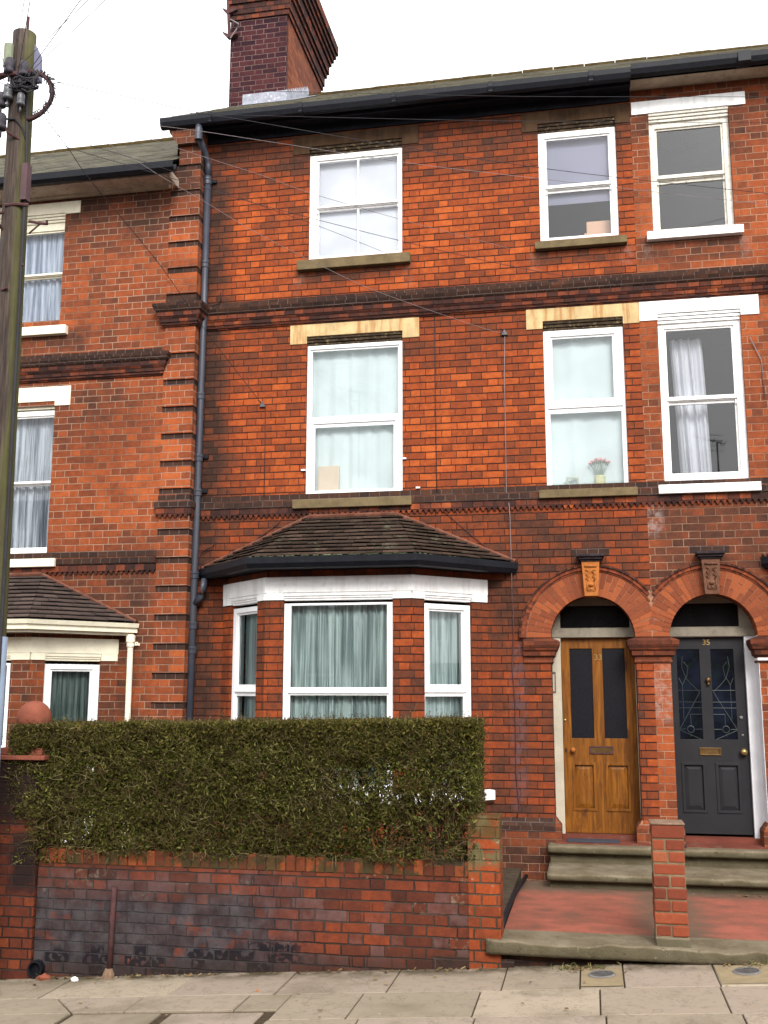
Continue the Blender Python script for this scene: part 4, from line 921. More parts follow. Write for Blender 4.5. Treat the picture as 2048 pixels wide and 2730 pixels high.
doorframe(h35, .821, 1.679, .812, 1.575, M['framewhite'], (.812, 1.535, 2.66, 2.905), xc=1.25)

# ---------------- number 31
h31 = thing('terraced_house', 'lower red brick house on the left with cream lintels behind the telegraph pole', 'house', (-6.5, -.2, -.4), 'terraced houses along the street')
Y1 = -.2; D = -.605; W1 = (-7.15, -6.045)
ops = [(W1[0], W1[1], 6.345, 7.70), (W1[0], W1[1], 3.50, 5.295), (-7.3, -5.9, .3, 2.3)]
wall(h31, 'wall', M['brick31'], -9.35, -4.705, -1.2, 8.05, ops, Y1, .13)
body(h31, M['brick31'], -9.35, -4.71, Y1, 6.6, -1.2, 7.98, (3.0, 10.4))
rooms(h31, ops, Y1)
stringcourse(h31, [(-9.35, Y1), (-4.76, Y1), (-4.66, Y1-.0)] if False else [(-9.35, Y1), (-4.735, Y1), (-4.735, Y1+.06)], 5.842-6.41, None)
sillcourse(h31, [(-9.35, Y1), (-4.707, Y1)], 3.476-4.093)
def lintel31(ze, zc, zt, mz, wx):
    lintel(h31, wx[0]-.2, wx[1]+.195, ze, zc, zt, wx[0], wx[1], Y1, M['cream'], M['cream'], mz)
lintel31(7.686, 7.70, 7.842, 7.60, W1); lintel31(5.288, 5.345, 5.523, 5.26, W1)
sill(h31, W1[0]-.12, -5.93, 6.15, 6.256, Y1, M['cream']); sill(h31, W1[0]-.12, -5.905, 3.385, 3.48, Y1, M['cream'])
window(h31, W1[0], W1[1], 6.256, 7.61, Y1+.05, [(W1[0]+.04, W1[1]-.035, 6.975, 7.49), (W1[0]+.04, W1[1]-.035, 6.36, 6.915)], M['cream'])
window(h31, W1[0], W1[1], 3.49, 5.25, Y1+.05, [(W1[0]+.05, W1[1]-.03, 4.41, 5.17), (W1[0]+.05, W1[1]-.05, 3.63, 4.355)], M['white'])
bay(h31, -6.585, Y1, D, M['brick31'], M['cream'], M['upvc'], M['cream'], M['glassd'], M['cream'], M['tile31'], guttery='cream', ridge=(1.04, 1.04), tips=(1.70, 1.70), half_front=.80)
p = MB(); p.tube([(-4.95, Y1-.05, 2.60), (-4.945, Y1-.05, .1)], .032, 12); p.lathe([(.036, 2.47), (.042, 2.48), (.042, 2.52), (.05, 2.53), (.05, 2.60), (.034, 2.61)], -4.95, Y1-.05, 14)
p.box(-4.93, -4.86, Y1-.012, Y1-.003, 2.49, 2.515); p.tube([(-4.88+.016*math.cos(t), Y1-.05, 2.51+.016*math.sin(t)) for t in [2*math.pi*i/10 for i in range(11)]], .006, 5, cap=False)
p.build('drainpipe', M['cream'], h31, smooth=False)
slates(h31, -9.4, -4.60, -.64, 7.965, 3.0, 10.42)
g = MB(); g.sweep([(.0, 8.0), (.0, 7.93), (.03, 7.895), (.07, 7.89), (.115, 7.92), (.125, 7.995), (.11, 7.995), (.1, 7.94), (.06, 7.91), (.015, 7.95), (.012, 8.0)], [(-9.4, -.53), (-4.50, -.53)]); g.build('gutter', M['black'], h31)
g = MB(); g.box(-9.35, -4.585, -.525, -.505, 7.895, 7.99); g.box(-9.35, -4.60, -.504, -.27, 7.90, 7.915)
g.prism([(-4.60, 7.86), (-4.585, 7.86), (-4.585, 7.96), (-4.60, 7.96)], -.50, -.24); g.build('fascia', M['boardold'], h31)
g = MB(); g.box(-9.35, -4.705, -.269, -.203, 7.88, 7.92); g.build('frieze', M['creamold'], h31)
# ================================================================== FRONT WALLS
def wash_wall(s, c, px, pz, r1, mm, cid, row):
    r3 = s.white(s.comb(cid, row, 9.))[0]; r4 = s.white(s.comb(cid, row, 12.))[0]
    blot = s.noise(7, 4, .7); lo = s.noise(1.3, 3, .55)
    # pale salts on single bricks
    c = s.mix(s.m('MULTIPLY', s.mr(s.m('ADD', r3, s.m('MULTIPLY', s.m('SUBTRACT', blot, .5), .9)), .66, 1.05, 0., .7), s.mr(pz, .66, .50)), c, (.115, .070, .066))
    c = s.mix(s.m('MULTIPLY', s.mr(r4, .88, .95), s.mr(s.noise(16, 4, .7), .50, .66)), c, (.15, .115, .08))
    # blue-grey cement wash low on the left half
    top_ = s.m('ADD', s.m('MULTIPLY', lo, .5), .12); k = s.mr(s.m('SUBTRACT', pz, s.m('MULTIPLY', s.m('ADD', px, 4.4), .02)), s.m('SUBTRACT', top_, .06), s.m('ADD', top_, .30), 1., 0.)
    k = s.m('MULTIPLY', k, s.mr(px, -2.75, -1.9, 1., .0)); k = s.m('MULTIPLY', k, s.mr(s.m('ADD', s.m('MULTIPLY', r3, .25), blot), .42, .58, .35, 1.))
    g = s.mix(s.mr(s.noise(6, 5, .7), .35, .68), (.018, .0175, .021), (.060, .060, .066)); g = s.mix(s.m('MULTIPLY', r3, .35), g, (.035, .018, .016))
    c = s.mix(s.m('MULTIPLY', k, .93), c, g)
    hole = s.m('MULTIPLY', s.m('MULTIPLY', s.m('GREATER_THAN', r4, .62), s.mr(s.m('SUBTRACT', pz, s.m('MULTIPLY', px, .069)), .24, .34, 1., 0.)), s.m('SUBTRACT', 1., mm))
    hole = s.m('MULTIPLY', hole, s.mr(s.noise(22, 3), .40, .50)); hole = s.m('MULTIPLY', hole, s.mr(px, -2.3, -2.1, 1., 0.))
    c = s.mix(hole, c, (.009, .008, .011))
    # damp dark foot and green top
    c = s.mix(s.m('MULTIPLY', s.mr(s.m('SUBTRACT', pz, s.m('MULTIPLY', px, .069)), .06, .26, .8, 0.), s.mr(blot, .3, .6, .5, 1.)), c, (.024, .016, .013))
    c = s.mix(s.m('MULTIPLY', s.mr(pz, .63, .76), s.mr(s.noise(4.2, 4, .7), .5, .6)), c, (.042, .038, .016))
    return c
WR = [(0., (.025, .012, .010)), (.25, (.055, .019, .013)), (.5, (.10, .028, .015)), (.75, (.19, .042, .016)), (1., (.29, .068, .020))]
M['gwall'] = brick_mat('patched_garden_wall_brick', WR, (.045, .034, .027), .006, (), (), wash=wash_wall, wobble=.007, bumpk=1., zoff=.024, base=.17, rvar=.40)
def wash_pier(s, c, px, pz, r1, mm, cid, row):
    b = s.noise(6, 4, .65)
    c = s.mix(s.m('MULTIPLY', s.mr(pz, .62, .78), s.mr(b, .42, .52)), c, (.11, .09, .042))
    c = s.mix(s.m('MULTIPLY', s.mr(pz, .88, .96), s.mr(s.noise(9, 3), .3, .6)), c, (.085, .046, .016))
    return s.mix(s.m('MULTIPLY', s.mr(pz, .35, .5, 0., 1.), s.mr(s.noise(14, 3, .6), .62, .7)), c, (.24, .15, .10))
M['gpier'] = brick_mat('patched_gate_pier_brick', [(0., (.06, .02, .013)), (.4, (.15, .036, .015)), (1., (.32, .065, .017))], (.085, .066, .046), .006, (), (), wash=wash_pier, wobble=.007, bumpk=1., zoff=.024)
M['stubbrick'] = brick_mat('soft_red_stub_brick', [(0., (.11, .03, .022)), (.4, (.27, .055, .03)), (.75, (.38, .075, .035)), (1., (.46, .13, .06))], (.30, .23, .15), .0085, (), (), bond='flemish', wobble=.008, bumpk=1., zoff=.03)
M['stubbrick'] = island_brick('soft_red_stub_brick', [(0., (.075, .022, .015)), (.45, (.155, .038, .02)), (.75, (.22, .052, .024)), (1., (.27, .10, .045))])
M['stubmortar'] = simple('stub_mortar', (.17, .125, .075), .95, .3, 15, bumpk=.5); M['capmortar'] = simple('cap_mortar', (.19, .125, .085), .95, .3, 10, dirt=((.10, .04, .02), .6))
M['ballpier'] = brick_mat('sooty_left_pier_brick', [(0., (.018, .010, .009)), (.35, (.045, .015, .011)), (.65, (.10, .026, .013)), (1., (.22, .052, .017))], (.04, .028, .024), .006, [(-5, -4.3, .95, 1.6, .12, .65), (-4.62, -4.42, .45, .85, .08, .7)], (), wobble=.006, bumpk=1.)
gw = thing('garden_wall', 'patched low brick garden wall with blue grey wash under the clipped hedge', 'garden wall', (-2.6, -3, 0))
nx = 60; b = MB()
X0, X1 = -4.405, -.93
for i in range(nx+1):
    x = X0+(X1-X0)*i/nx; bulge = .012*mnoise.noise((x*1.1, 2.2, 0))
    zt = .63
    b.v += [(x, -3.0+bulge, -.55), (x, -3.0+bulge*.6, .25), (x, -3.0, zt), (x, -2.78, zt), (x, -2.78, -.55)]
for i in range(nx):
    for j in range(4): b.f.append((i*5+j, (i+1)*5+j, (i+1)*5+j+1, i*5+j+1))
b.f += [(0, 1, 2, 3, 4), tuple(nx*5+j for j in (4, 3, 2, 1, 0))]
b.build('wall', M['gwall'], gw)
def coping_mat():
    s = NB('brick_on_edge_coping', .9); r = s.geo().outputs['Random Per Island']
    c = s.ramp(s.m('ADD', s.m('MULTIPLY', r, .7), s.m('MULTIPLY', s.noise(15, 4, .65), .4)), [(0., (.035, .015, .01)), (.35, (.085, .025, .013)), (.7, (.16, .040, .015)), (1., (.23, .06, .02))])
    c = s.mix(s.m('MULTIPLY', s.mr(s.noise(3.6, 4, .7), .47, .56), .85), c, (.038, .035, .014)); s.col(c); s.bump(s.noise(50, 4), .7, .006); return s.mat
M['coping'] = coping_mat()
b = MB(); x = X0+.01
while x < X1-.02:
    w_ = random.uniform(.070, .076); j = random.uniform(-.004, .004); h_ = .745+.0*(x) + random.uniform(-.004, .004)
    if mnoise.noise((x*2.3, 8, 8)) > .25: h_ -= .03
    b.box(x+.003, x+w_-.002, -3.004+j, -2.77, .634, h_); x += w_+.004
cp = b.build('coping', M['coping'], gw, bevel=.005)
b = MB(); b.box(X0, X1, -2.996, -2.775, .63, .735); b.build('mortar_bed', M['joint'], cp)
b = MB(); b.box(-.932, -.693, -3.008, -2.74, -.2, 1.055); b.box(-.936, -.689, -3.012, -2.736, 1.056, 1.074); b.build('end_pier', M['gpier'], gw, bevel=.008)
b = MB(); b.box(-.95, -.40, -2.93, -2.76, -.2, .085); b.box(-1.2, -.6, -3.006, -2.99, -.1, .07); b.build('footing', M['plinthbrick'], gw)
# pier with the ball
bp = thing('gate_pier', 'sooty brick gate pier with red terracotta ball finial left of the hedge', 'gate pier', (-4.6, -2.9, -.3))
b = MB(); b.box(-4.80, -4.415, -3.03, -2.66, -.8, 1.44); b.build('shaft', M['ballpier'], bp, bevel=.008)
b = MB(); b.box(-4.86, -4.36, -3.09, -2.60, 1.442, 1.478); b.box(-4.80, -4.415, -3.03, -2.66, 1.479, 1.535)
b.lathe([(.15, 1.536), (.15, 1.56), (.13, 1.585), (.085, 1.605), (.07, 1.63), (.075, 1.66)], -4.60, -2.85, 28); cpo = b.build('cap', M['redstone'], bp, bevel=.006)
b = MB(); b.sphere((-4.60, -2.85, 1.775), .140, 32, 20); b.build('ball_finial', M['redstone'], bp, smooth=True)
# brick stub between the paths
sp = thing('brick_post', 'narrow red brick post standing on the stone slab between the two paths', 'brick post', (.525, -2.86, .2))
b = MB(); z = .268; core = MB(); core.box(.414, .636, -2.979, -2.765, .20, 1.0); HB = .0845
for k in range(8):
    cuts = [.411, .525+random.uniform(-.008, .008), .639] if k % 2 == 0 else ([.411, .639] if k % 4 == 1 else [.411, .50, .639])
    for a, c_ in zip(cuts[:-1], cuts[1:]):
        j = random.uniform(-.004, .004); b.box(a+(.004 if a > .42 else j), c_-(.004 if c_ < .63 else j), -2.986+j, -2.758, z+.005, z+HB-.004)
    z += HB
b.box(.409, .641, -2.988, -2.757, z+.004, z+.098)
b.build('brick_course', M['stubbrick'], sp, bevel=.010); core.build('shaft', M['stubmortar'], sp)
b = MB(); b.box(.402, .646, -2.994, -2.755, z+.099, z+.113); b.build('mortar_cap', M['capmortar'], sp, bevel=.005)
b = MB(); b.prism([(.415, .195), (.655, .195), (.645, .268), (.405, .268)], -3.0, -2.75); b.build('mortar_foot', M['step'], sp, bevel=.012)
# low dividing wall running back to the house behind the post
b = MB(); b.box(.44, .615, -2.755, -.30, .12, .205); 
# iron bits on the right step, mat
b = MB(); b.box(.70, .87, -.31, -.28, .515, .545); tag(b.build('boot_scraper', M['iron'], bevel=.003), 'small dark iron bar sticking out over the right hand step', 'iron bar')
b = MB(); b.box(-.27, .25, -.10, .10, .5125, .528); tag(b.build('doormat', M['mat_rubber'], bevel=.003), 'thin slate grey doormat in front of the brown wooden door', 'doormat')
# black edging pipe beside the left path
b = MB(); b.tube([(-.655, -.52, .245), (-.70, -1.4, .245), (-.715, -2.1, .240), (-.712, -2.72, .235)], .020, 8); tag(b.build('black_edging_pipe', M['black'], smooth=True), 'black pipe lying along the left edge of the red path', 'pipe')
b = MB(); b.box(-1.5, -.735, -2.72, -.07, .0, .215); o = b.build('garden_paving', M['step']); o['kind'] = 'structure'
# rusty post against the wall
pz_ = thing('iron_post', 'rusty iron post standing upright against the garden wall on the pavement', 'post', (-3.73, -3.04, -.2))
b = MB(); b.tube([(-3.737, -3.038, -.19), (-3.733, -3.032, .30), (-3.73, -3.028, .47)], .022, 8); b.build('shaft', M['iron'], pz_, smooth=True)
b = MB(); b.lathe([(.05, -.205), (.045, -.17), (.028, -.13)], -3.738, -3.05, 10); b.build('mortar_foot', M['capmortar'], pz_)
# drain hole pipe and rubble at the left end of the wall
b = MB(); b.lathe([(.055, -.03), (.062, -.03), (.062, .03), (.05, .03), (.045, -.02)], 0, 0, 16)
b.T = Matrix.Translation((-4.36, -3.03, -.165)) @ Matrix.Rotation(R_(90), 4, 'X'); tag(b.build('drain_outlet', M['black']), 'short black drain outlet at the foot of the wall by the ball pier', 'drain')
def stone_(name, x, y, r, mat, label, sq=(1.2, .9, .6)):
    b = MB(); b.sphere((x, y, gz(x)+r*.35), r, 9, 6, sq); b.v = [tuple(Vector(v)+Vector((mnoise.noise((v[0]*30, v[1]*30, v[2]*30+k)) for k in (0, 5, 9)))*r*.5) for v in b.v]
    return tag(b.build(name, mat), label, 'stone')
stone_('white_stone', -3.99, -3.12, .028, M['white'], 'small white stone on the pavement between drain outlet and iron post')
stone_('brick_chunk', -4.27, -3.07, .045, M['redstone'], 'broken pinkish brick lump beside the drain outlet')
stone_('orange_scrap', -2.38, -3.52, .014, M['terracotta'], 'tiny orange brick scrap in the middle of the pavement')
# stop-cock covers in their concrete pads
for cx, lb in ((.022, 'round iron stopcock cover set in pavement straight below the brown door path'), (.985, 'round iron stopcock cover near the right edge of the pavement')):
    t = thing('stopcock_cover', lb, 'cover', (cx, -3.27, gz(cx)), 'round covers in the pavement')
    b = MB(); w0, w1 = (-.118, .16) if cx < .5 else (.79, 1.18)
    b.v = [(w0, -3.56, gz(w0)+.004), (w1, -3.56, gz(w1)+.004), (w1, -3.10, gz(w1)+.004), (w0, -3.10, gz(w0)+.004)]; b.f = [(0, 1, 2, 3)]; b.build('concrete_pad', M['concrete'], t)
    b = MB(); b.lathe([(.080, 0), (.080, .012), (.088, .012), (.094, .004)], 0, 0, 28); b.lathe([(.001, .010), (.078, .010)], 0, 0, 28); b.T = Matrix.Translation((cx, -3.275, gz(cx)+.002)) @ Matrix.Rotation(-math.atan(.069), 4, 'Y'); b.build('lid', M['cover'], t)

# ================================================================== HEDGE
def hedge():
    root = thing('hedge', 'long clipped olive green privet hedge growing over the garden wall', 'hedge', (-2.8, -2.7, .7))
    X0, X1, Y0, Y1, Z0, Z1 = -4.72, -.845, -3.10, -2.30, .70, 1.755
    n3 = lambda p, f, o=0.: mnoise.noise((p[0]*f+o, p[1]*f, p[2]*f))
    def limits(x, z):     # local surface offsets of the clipped block
        f = .06*mnoise.noise((x*2.2, z*2.6, 1.))+.055*mnoise.noise((x*6, z*6, 4.)); low = max(0, 1.05-z)
        yf = Y0+f+.04+low*.12; return yf
    def topz(x): return Z1+.02*mnoise.noise((x*3.1, 0, 0))+.012*mnoise.noise((x*11, 3, 0))+.016*(x+2.7)
    def botz(x):
        b_ = .70+.05*mnoise.noise((x*1.7, 5, 0))+.03*mnoise.noise((x*6, 5, 0))
        if x < -3.9: b_ -= .10*min(1, (-3.9-x)/.5)
        if x > -2.2: b_ += .03
        return b_
    def keep(x, y, z):     # thinning
        d = 1.
        if x > -1.95: d *= 1-.74*min(1, (x+1.95)/.6)*min(1, max(0, (1.56-z)/.20))*(1 if mnoise.noise((x*4, 2., z*1.2)) > -.12 else .55)*(.22 if mnoise.noise((x*11, y*8, z*9)) < .03 else 1)
        g = mnoise.noise((x*2.4, y*2.4, z*2.8+7)); 
        if z < 1.40: d *= min(1, .30+1.5*max(0, g+.26))
        if z < 1.0: d *= .62
        hh = mnoise.noise((x*5+3, y*3, z*5)); 
        if hh < -.42: d *= .5
        return d
    cen = []; nrm = []
    N = 120000; k = 0
    while len(cen) < N and k < N*8:
        k += 1
        q = rng.random(); x = rng.uniform(X0, X1); z = rng.uniform(.62, 1.80); y = rng.uniform(Y0, Y1)
        yf = limits(x, z); zt = topz(x); zb = botz(x)
        dep = rng.exponential(.075)
        if q < .62: y = yf+dep
        elif q < .80: z = zt-dep*.8
        elif q < .87: x = X1-.02-dep*.8+.03*mnoise.noise((y*5, z*5, 0))
        elif q < .90: x = X0+.02+dep*.8
        if not (z < zt and z > zb and y > yf and y < Y1): continue
        xr = X1+.03*mnoise.noise((z*4, y*4, 2))-max(0, 1.15-z)*.10; xl = X0+.03*mnoise.noise((z*4, y*4, 8))+max(0, 1.0-z)*.10
        if x > xr or x < xl: continue
        if rng.random() > keep(x, y, z): continue
        cen.append((x, y, z))
    ncore = 0; base = len(cen)
    while ncore < 22000:
        x = rng.uniform(X0+.06, X1-.06); z = rng.uniform(.70, 1.72); y = rng.uniform(-2.85, -2.45)
        if z > topz(x)-.04 or z < botz(x)+.02: continue
        if rng.random() > keep(x, y, z)**1.5 * (1 if x < -2.2 else .5): continue
        cen.append((x, y, z)); ncore += 1
    cen = np.array(cen, np.float32); n = len(cen)
    # clusters of leaf blades around each centre: a pointed quad per leaf
    u = rng.normal(size=(n, 3)); u[:, 2] += .5; u /= np.linalg.norm(u, axis=1)[:, None]
    v = np.cross(u, rng.normal(size=(n, 3))); v /= np.linalg.norm(v, axis=1)[:, None]
    L_ = rng.uniform(.010, .022, n)[:, None]; L_[base:] *= 2.1; W_ = L_*rng.uniform(.28, .42, n)[:, None]
    w3 = np.cross(u, v)*L_*.18
    P = np.stack([cen-u*L_, cen+v*W_+w3, cen+u*L_, cen-v*W_+w3], 1).reshape(-1, 3)
    me = bpy.data.meshes.new('foliage'); me.vertices.add(n*4); me.vertices.foreach_set('co', P.astype(np.float32).ravel())
    me.loops.add(n*4); me.loops.foreach_set('vertex_index', np.arange(n*4, dtype=np.int32)); me.polygons.add(n)
    me.polygons.foreach_set('loop_start', np.arange(0, n*4, 4, dtype=np.int32)); me.update(calc_edges=True); me.validate()
    s = NB('privet_leaf', .75); s.b.inputs['Specular IOR Level'].default_value = .12; r = s.geo().outputs['Random Per Island']; pz = s.sep(s.geo().outputs['Position'])[2]
    t = s.m('ADD', s.m('MULTIPLY', r, .75), s.m('MULTIPLY', s.noise(2.6, 3, .6), .45))
    c = s.ramp(t, [(0., (.020, .016, .005)), (.25, (.046, .030, .009)), (.42, (.033, .042, .005)), (.62, (.056, .061, .008)), (.82, (.092, .094, .015)), (1., (.20, .20, .06))])
    young = s.m('MULTIPLY', s.mr(pz, 1.45, 1.72), s.mr(r, .45, .8)); c = s.mix(young, c, (.135, .108, .028)); s.col(c)
    tr = s.n.new('ShaderNodeBsdfTranslucent'); s.L(c, tr.inputs[0]); mxs = s.n.new('ShaderNodeMixShader'); mxs.inputs[0].default_value = .25
    s.L(s.b.outputs[0], mxs.inputs[1]); s.L(tr.outputs[0], mxs.inputs[2]); s.L(mxs.outputs[0], s.out.inputs[0])
    me.materials.append(s.mat); o = bpy.data.objects.new('foliage', me); C.objects.link(o); o.parent = root; o.matrix_parent_inverse = Matrix.Translation(-WL[root.name]); WL[o.name] = Vector((0, 0, 0))
    # twigs
    b = MB(); cnt = 0
    while cnt < 10500:
        x = rng.uniform(X0+.03, X1-.03); z = rng.uniform(.70, 1.70); yf = limits(x, z); y = yf-.008+rng.exponential(.06)
        if y > Y1 or z > topz(x)-.005 or z < botz(x)-.02: continue
        if x > -1.9 and z < 1.45 and rng.random() < .35: continue
        d = Vector((rng.normal()*.8, rng.normal()*.55-.2, rng.normal()*.6+.45)).normalized(); L2 = rng.uniform(.05, .20); p = Vector((x, y, z)); pts = [p]
        for i in range(4):
            d = (d+Vector((rng.normal(), rng.normal(), rng.normal()))*.40).normalized(); p = p+d*L2/4
            if p.z > topz(p.x)+.03: break
            p.y = max(p.y, Y0-.05); pts.append(p.copy())
        if len(pts) < 2: continue
        r0 = rng.uniform(.0010, .0024); b.tube(pts, [r0*(1-.2*i) for i in range(len(pts))], 3, cap=False); cnt += 1
    s = NB('privet_twig', .9); r = s.geo().outputs['Random Per Island']
    s.col(s.ramp(r, [(0., (.025, .015, .007)), (.5, (.055, .037, .015)), (.8, (.095, .070, .028)), (1., (.18, .15, .07))])); M['twig'] = s.mat
    for _ in range(1500):
        x = rng.uniform(X0, X1); y = rng.uniform(Y0+.02, Y1); p = Vector((x, y, topz(x)-.03)); h_ = rng.exponential(.016)+.02
        d = Vector((rng.normal()*.35, rng.normal()*.35, 1)).normalized(); b.tube([p, p+d*(h_+.02)], [.0018, .0010], 3, cap=False)
        for q in range(int(rng.integers(1, 4))):
            c0 = p+d*(.02+h_*rng.random()); e = Vector((rng.normal(), rng.normal(), .6)).normalized()*rng.uniform(.008, .016); f = e.cross(Vector((rng.normal(), rng.normal(), rng.normal()))).normalized()*.0045
            b.add([c0, c0+e*.5+f, c0+e, c0+e*.5-f], [(0, 1, 2, 3)])
    for _ in range(260):      # loose ends at the sides and drooping over the coping
        if rng.random() < .35: p = Vector((X1-.03, rng.uniform(Y0+.05, Y1), rng.uniform(.8, 1.72))); d = Vector((1, rng.normal()*.4, rng.normal()*.5))
        elif rng.random() < .3: p = Vector((X0+.04, rng.uniform(Y0+.05, Y1), rng.uniform(.8, 1.72))); d = Vector((-1, rng.normal()*.4, rng.normal()*.5))
        else: x = rng.uniform(X0+.1, X1-.1); p = Vector((x, Y0+.06, botz(x)+.05)); d = Vector((rng.normal()*.8, -.55, rng.normal()*.5-.3))
        d.normalize(); L2 = rng.uniform(.04, .11); q1 = p+d*L2*.6; q2 = p+d*L2+Vector((0, 0, rng.normal()*.02)); b.tube([p, q1, q2], [.0022, .0018, .001], 3, cap=False)
        for q in range(3):
            c0 = p+(q2-p)*rng.random(); e = Vector((rng.normal(), rng.normal(), rng.normal())).normalized()*.013; f = e.cross(Vector((rng.normal(), rng.normal(), rng.normal()))).normalized()*.0045
            b.add([c0, c0+e*.5+f, c0+e, c0+e*.5-f], [(0, 1, 2, 3)])
    b.build('twigs', M['twig'], root)
    # upright stems fanning from the soil, seen through the thin right end
    b = MB()
    for i in range(190):
        x = -4.5+3.55*((i+rng.random())/190)**.6; y = rng.uniform(-2.80, -2.42); d = Vector((rng.normal()*.32, rng.normal()*.18-.05, 1)).normalized(); p = Vector((x, y, .62)); pts = [p.copy()]; H_ = rng.uniform(.7, 1.0)
        for k_ in range(7):
            d = (d+Vector((rng.normal()*.13, rng.normal()*.12, .05))).normalized(); p = p+d*H_/7; p.x = min(p.x, X1-.03); p.y = max(p.y, Y0+.08); p.z = min(p.z, 1.70); pts.append(p.copy())
            if k_ in (2, 3, 4, 5):
                for _ in range(2):
                    e = Vector((rng.normal(), rng.normal()*.6, .9)).normalized(); q = [p.copy(), p+e*.09, p+e*.15+Vector((rng.normal()*.04, rng.normal()*.03, .07))]
                    q = [Vector((min(v_.x, X1-.02), max(v_.y, Y0+.05), min(v_.z, 1.71))) for v_ in q]; b.tube(q, [.0035, .0025, .0015], 4, cap=False)
        r0 = rng.uniform(.005, .012); b.tube(pts, [r0*(1-.1*j) for j in range(len(pts))], 5, cap=False)
    for bx_, bz in ((-1.20, .70), (-1.35, .72), (-1.02, .70), (-1.75, .7)):
        b.tube([(bx_, -2.72, .60), (bx_+.02, -2.74, .78), (bx_-.01, -2.73, .92)], [.028, .022, .014], 8)
    b.build('stems', simple('privet_bark', (.050, .036, .020), .95, .4, 14, bumpk=.5), root)
hedge()

# ================================================================== TELEGRAPH POLE
tp = thing('telegraph_pole', 'tall weathered wooden telegraph pole with green stained side at the left edge', 'telegraph pole', (-4.62, -3.5, -.3))
def pole_c(z): return Vector((-4.955-.004*z, -3.5, z))
YP = -3.5
ptop = at(75, 92, YP); cxt = (at(40, 110, YP).x+at(90, 110, YP).x)/2
b = MB(); prof = []; zt = ptop.z
zs_ = np.linspace(-.4, zt, 30)
n = 20; vs = []
for i, z in enumerate(zs_):
    t = (z+.4)/(zt+.4); r = .120-.020*t; cx = -4.625-.0095*z
    for k in range(n):
        a = 2*math.pi*k/n; rr = r*(1+.03*mnoise.noise((math.cos(a)*2, math.sin(a)*2, z*.5)))
        vs.append((cx+rr*math.cos(a), YP+rr*math.sin(a), z))
fs = [(i*n+k, i*n+(k+1) % n, (i+1)*n+(k+1) % n, (i+1)*n+k) for i in range(len(zs_)-1) for k in range(n)]+[tuple((len(zs_)-1)*n+k for k in range(n))]
b.add(vs, fs); b.build('pole', M['polewood'], tp, smooth=True)
PR = lambda z: .120-.020*(z+.4)/(zt+.4)
PC = lambda z: -4.625-.0095*z
zat = lambda py: at(60, py, YP).z
b = MB(); b.tube([(PC(zt)+.02, YP, zt-.1), (PC(zt)+.025, YP, zt+.17)], .012, 8); b.build('spike', M['iron'], tp)
# pale plate on the right of the head
q = [(84, 96), (111, 150), (112, 222), (95, 222), (82, 190)]
b = MB(); b.prism([(at(x, y, YP+.02).x, at(x, y, YP+.02).z) for x, y in reversed(q)], YP-.0, YP+.03); b.build('sign_plate', simple('lilac_grey_plate', (.15, .15, .215), .6, .1, 4), tp)
b = MB()
zr_ = zat(216)
ringc = (PC(zr_), YP-.0, zr_)
# wooden hoop brackets left and right carrying the wires
for sx in (1, -1):
    pts = []
    for i in range(13):
        a = R_(75-155*i/12); pts.append((PC(zr_)+sx*(.06+.27*math.cos(a)), YP-.06, zr_-.19+.20*math.sin(a)*1.15))
    b.tube(pts, .020, 8)
b.tube([(PC(zr_)-.30, YP-.12, zr_), (PC(zr_)+.16, YP-.12, zr_-.01)], .022, 8)
b.build('hoop_bracket', M['iron'], tp, smooth=True)
rr = random.Random(5)
def insul(px, py, s_=1., mat='ceramic', nm='insulator'):
    p = at(px, py, YP-.13); b = MB(); b.lathe([(.030*s_, p.z+.055*s_), (.040*s_, p.z+.04*s_), (.044*s_, p.z-.03*s_), (.036*s_, p.z-.045*s_), (.046*s_, p.z-.055*s_), (.046*s_, p.z-.085*s_), (.02*s_, p.z-.09*s_)], p.x, p.y, 14)
    b.tube([(p.x, p.y, p.z-.09*s_), (p.x, p.y, p.z-.16*s_)], .010, 6); b.build(nm, M[mat], tp, smooth=True)
M['capd'] = simple('dark_connector', (.055, .05, .06), .6, .4, 20)
insul(26, 172, 1.0, 'capd'); insul(64, 180, .95, 'capd'); insul(22, 242, .95); insul(56, 262, .8); insul(4, 320, 1.0, 'capd'); insul(4, 262, .9, 'capd')
p0 = at(24, 140, YP-.1); b = MB(); b.tube([(p0.x, p0.y, p0.z-.14), (p0.x, p0.y, p0.z+.07)], .042, 12); b.build('splice_case', simple('greenish_box', (.20, .22, .15), .6, .2, 8), tp)
b = MB()
for i in range(46):      # tangle of ties and bonded leads at the head
    a = at(rr.uniform(38, 104), rr.uniform(196, 236), YP-.13+rr.uniform(-.03, .05)); c_ = at(rr.uniform(30, 108), rr.uniform(190, 242), YP-.13+rr.uniform(-.03, .05)); mm_ = (a+c_)/2+Vector((0, -.02, rr.uniform(-.06, .03)))
    b.tube([a, mm_, c_], rr.uniform(.004, .011), 5)
for i in range(40):
    t = i/40; a = R_(60-130*t); p = Vector((PC(zr_)+(.06+.27*math.cos(a)), YP-.07, zr_-.19+.23*math.sin(a))); b.tube([p+Vector((rr.uniform(-.03, .03), 0, -.02)), p+Vector((rr.uniform(-.02, .03), -.01, .03)), p+Vector((rr.uniform(.0, .05), 0, rr.uniform(-.04, .05)))], .005, 5)
b.build('cable_tangle', M['wirem'], tp)
b = MB(); b.tube([(PC(8)+PR(8)-.01, YP-.06, zat(240)), (PC(7)+PR(7)+.004, YP-.06, zat(340)), (PC(6.4)+PR(6.4)+.012, YP-.05, 6.4), (PC(4)+PR(4)+.008, YP-.05, 4), (PC(2)+PR(2)+.005, YP-.05, .6)], .014, 8)
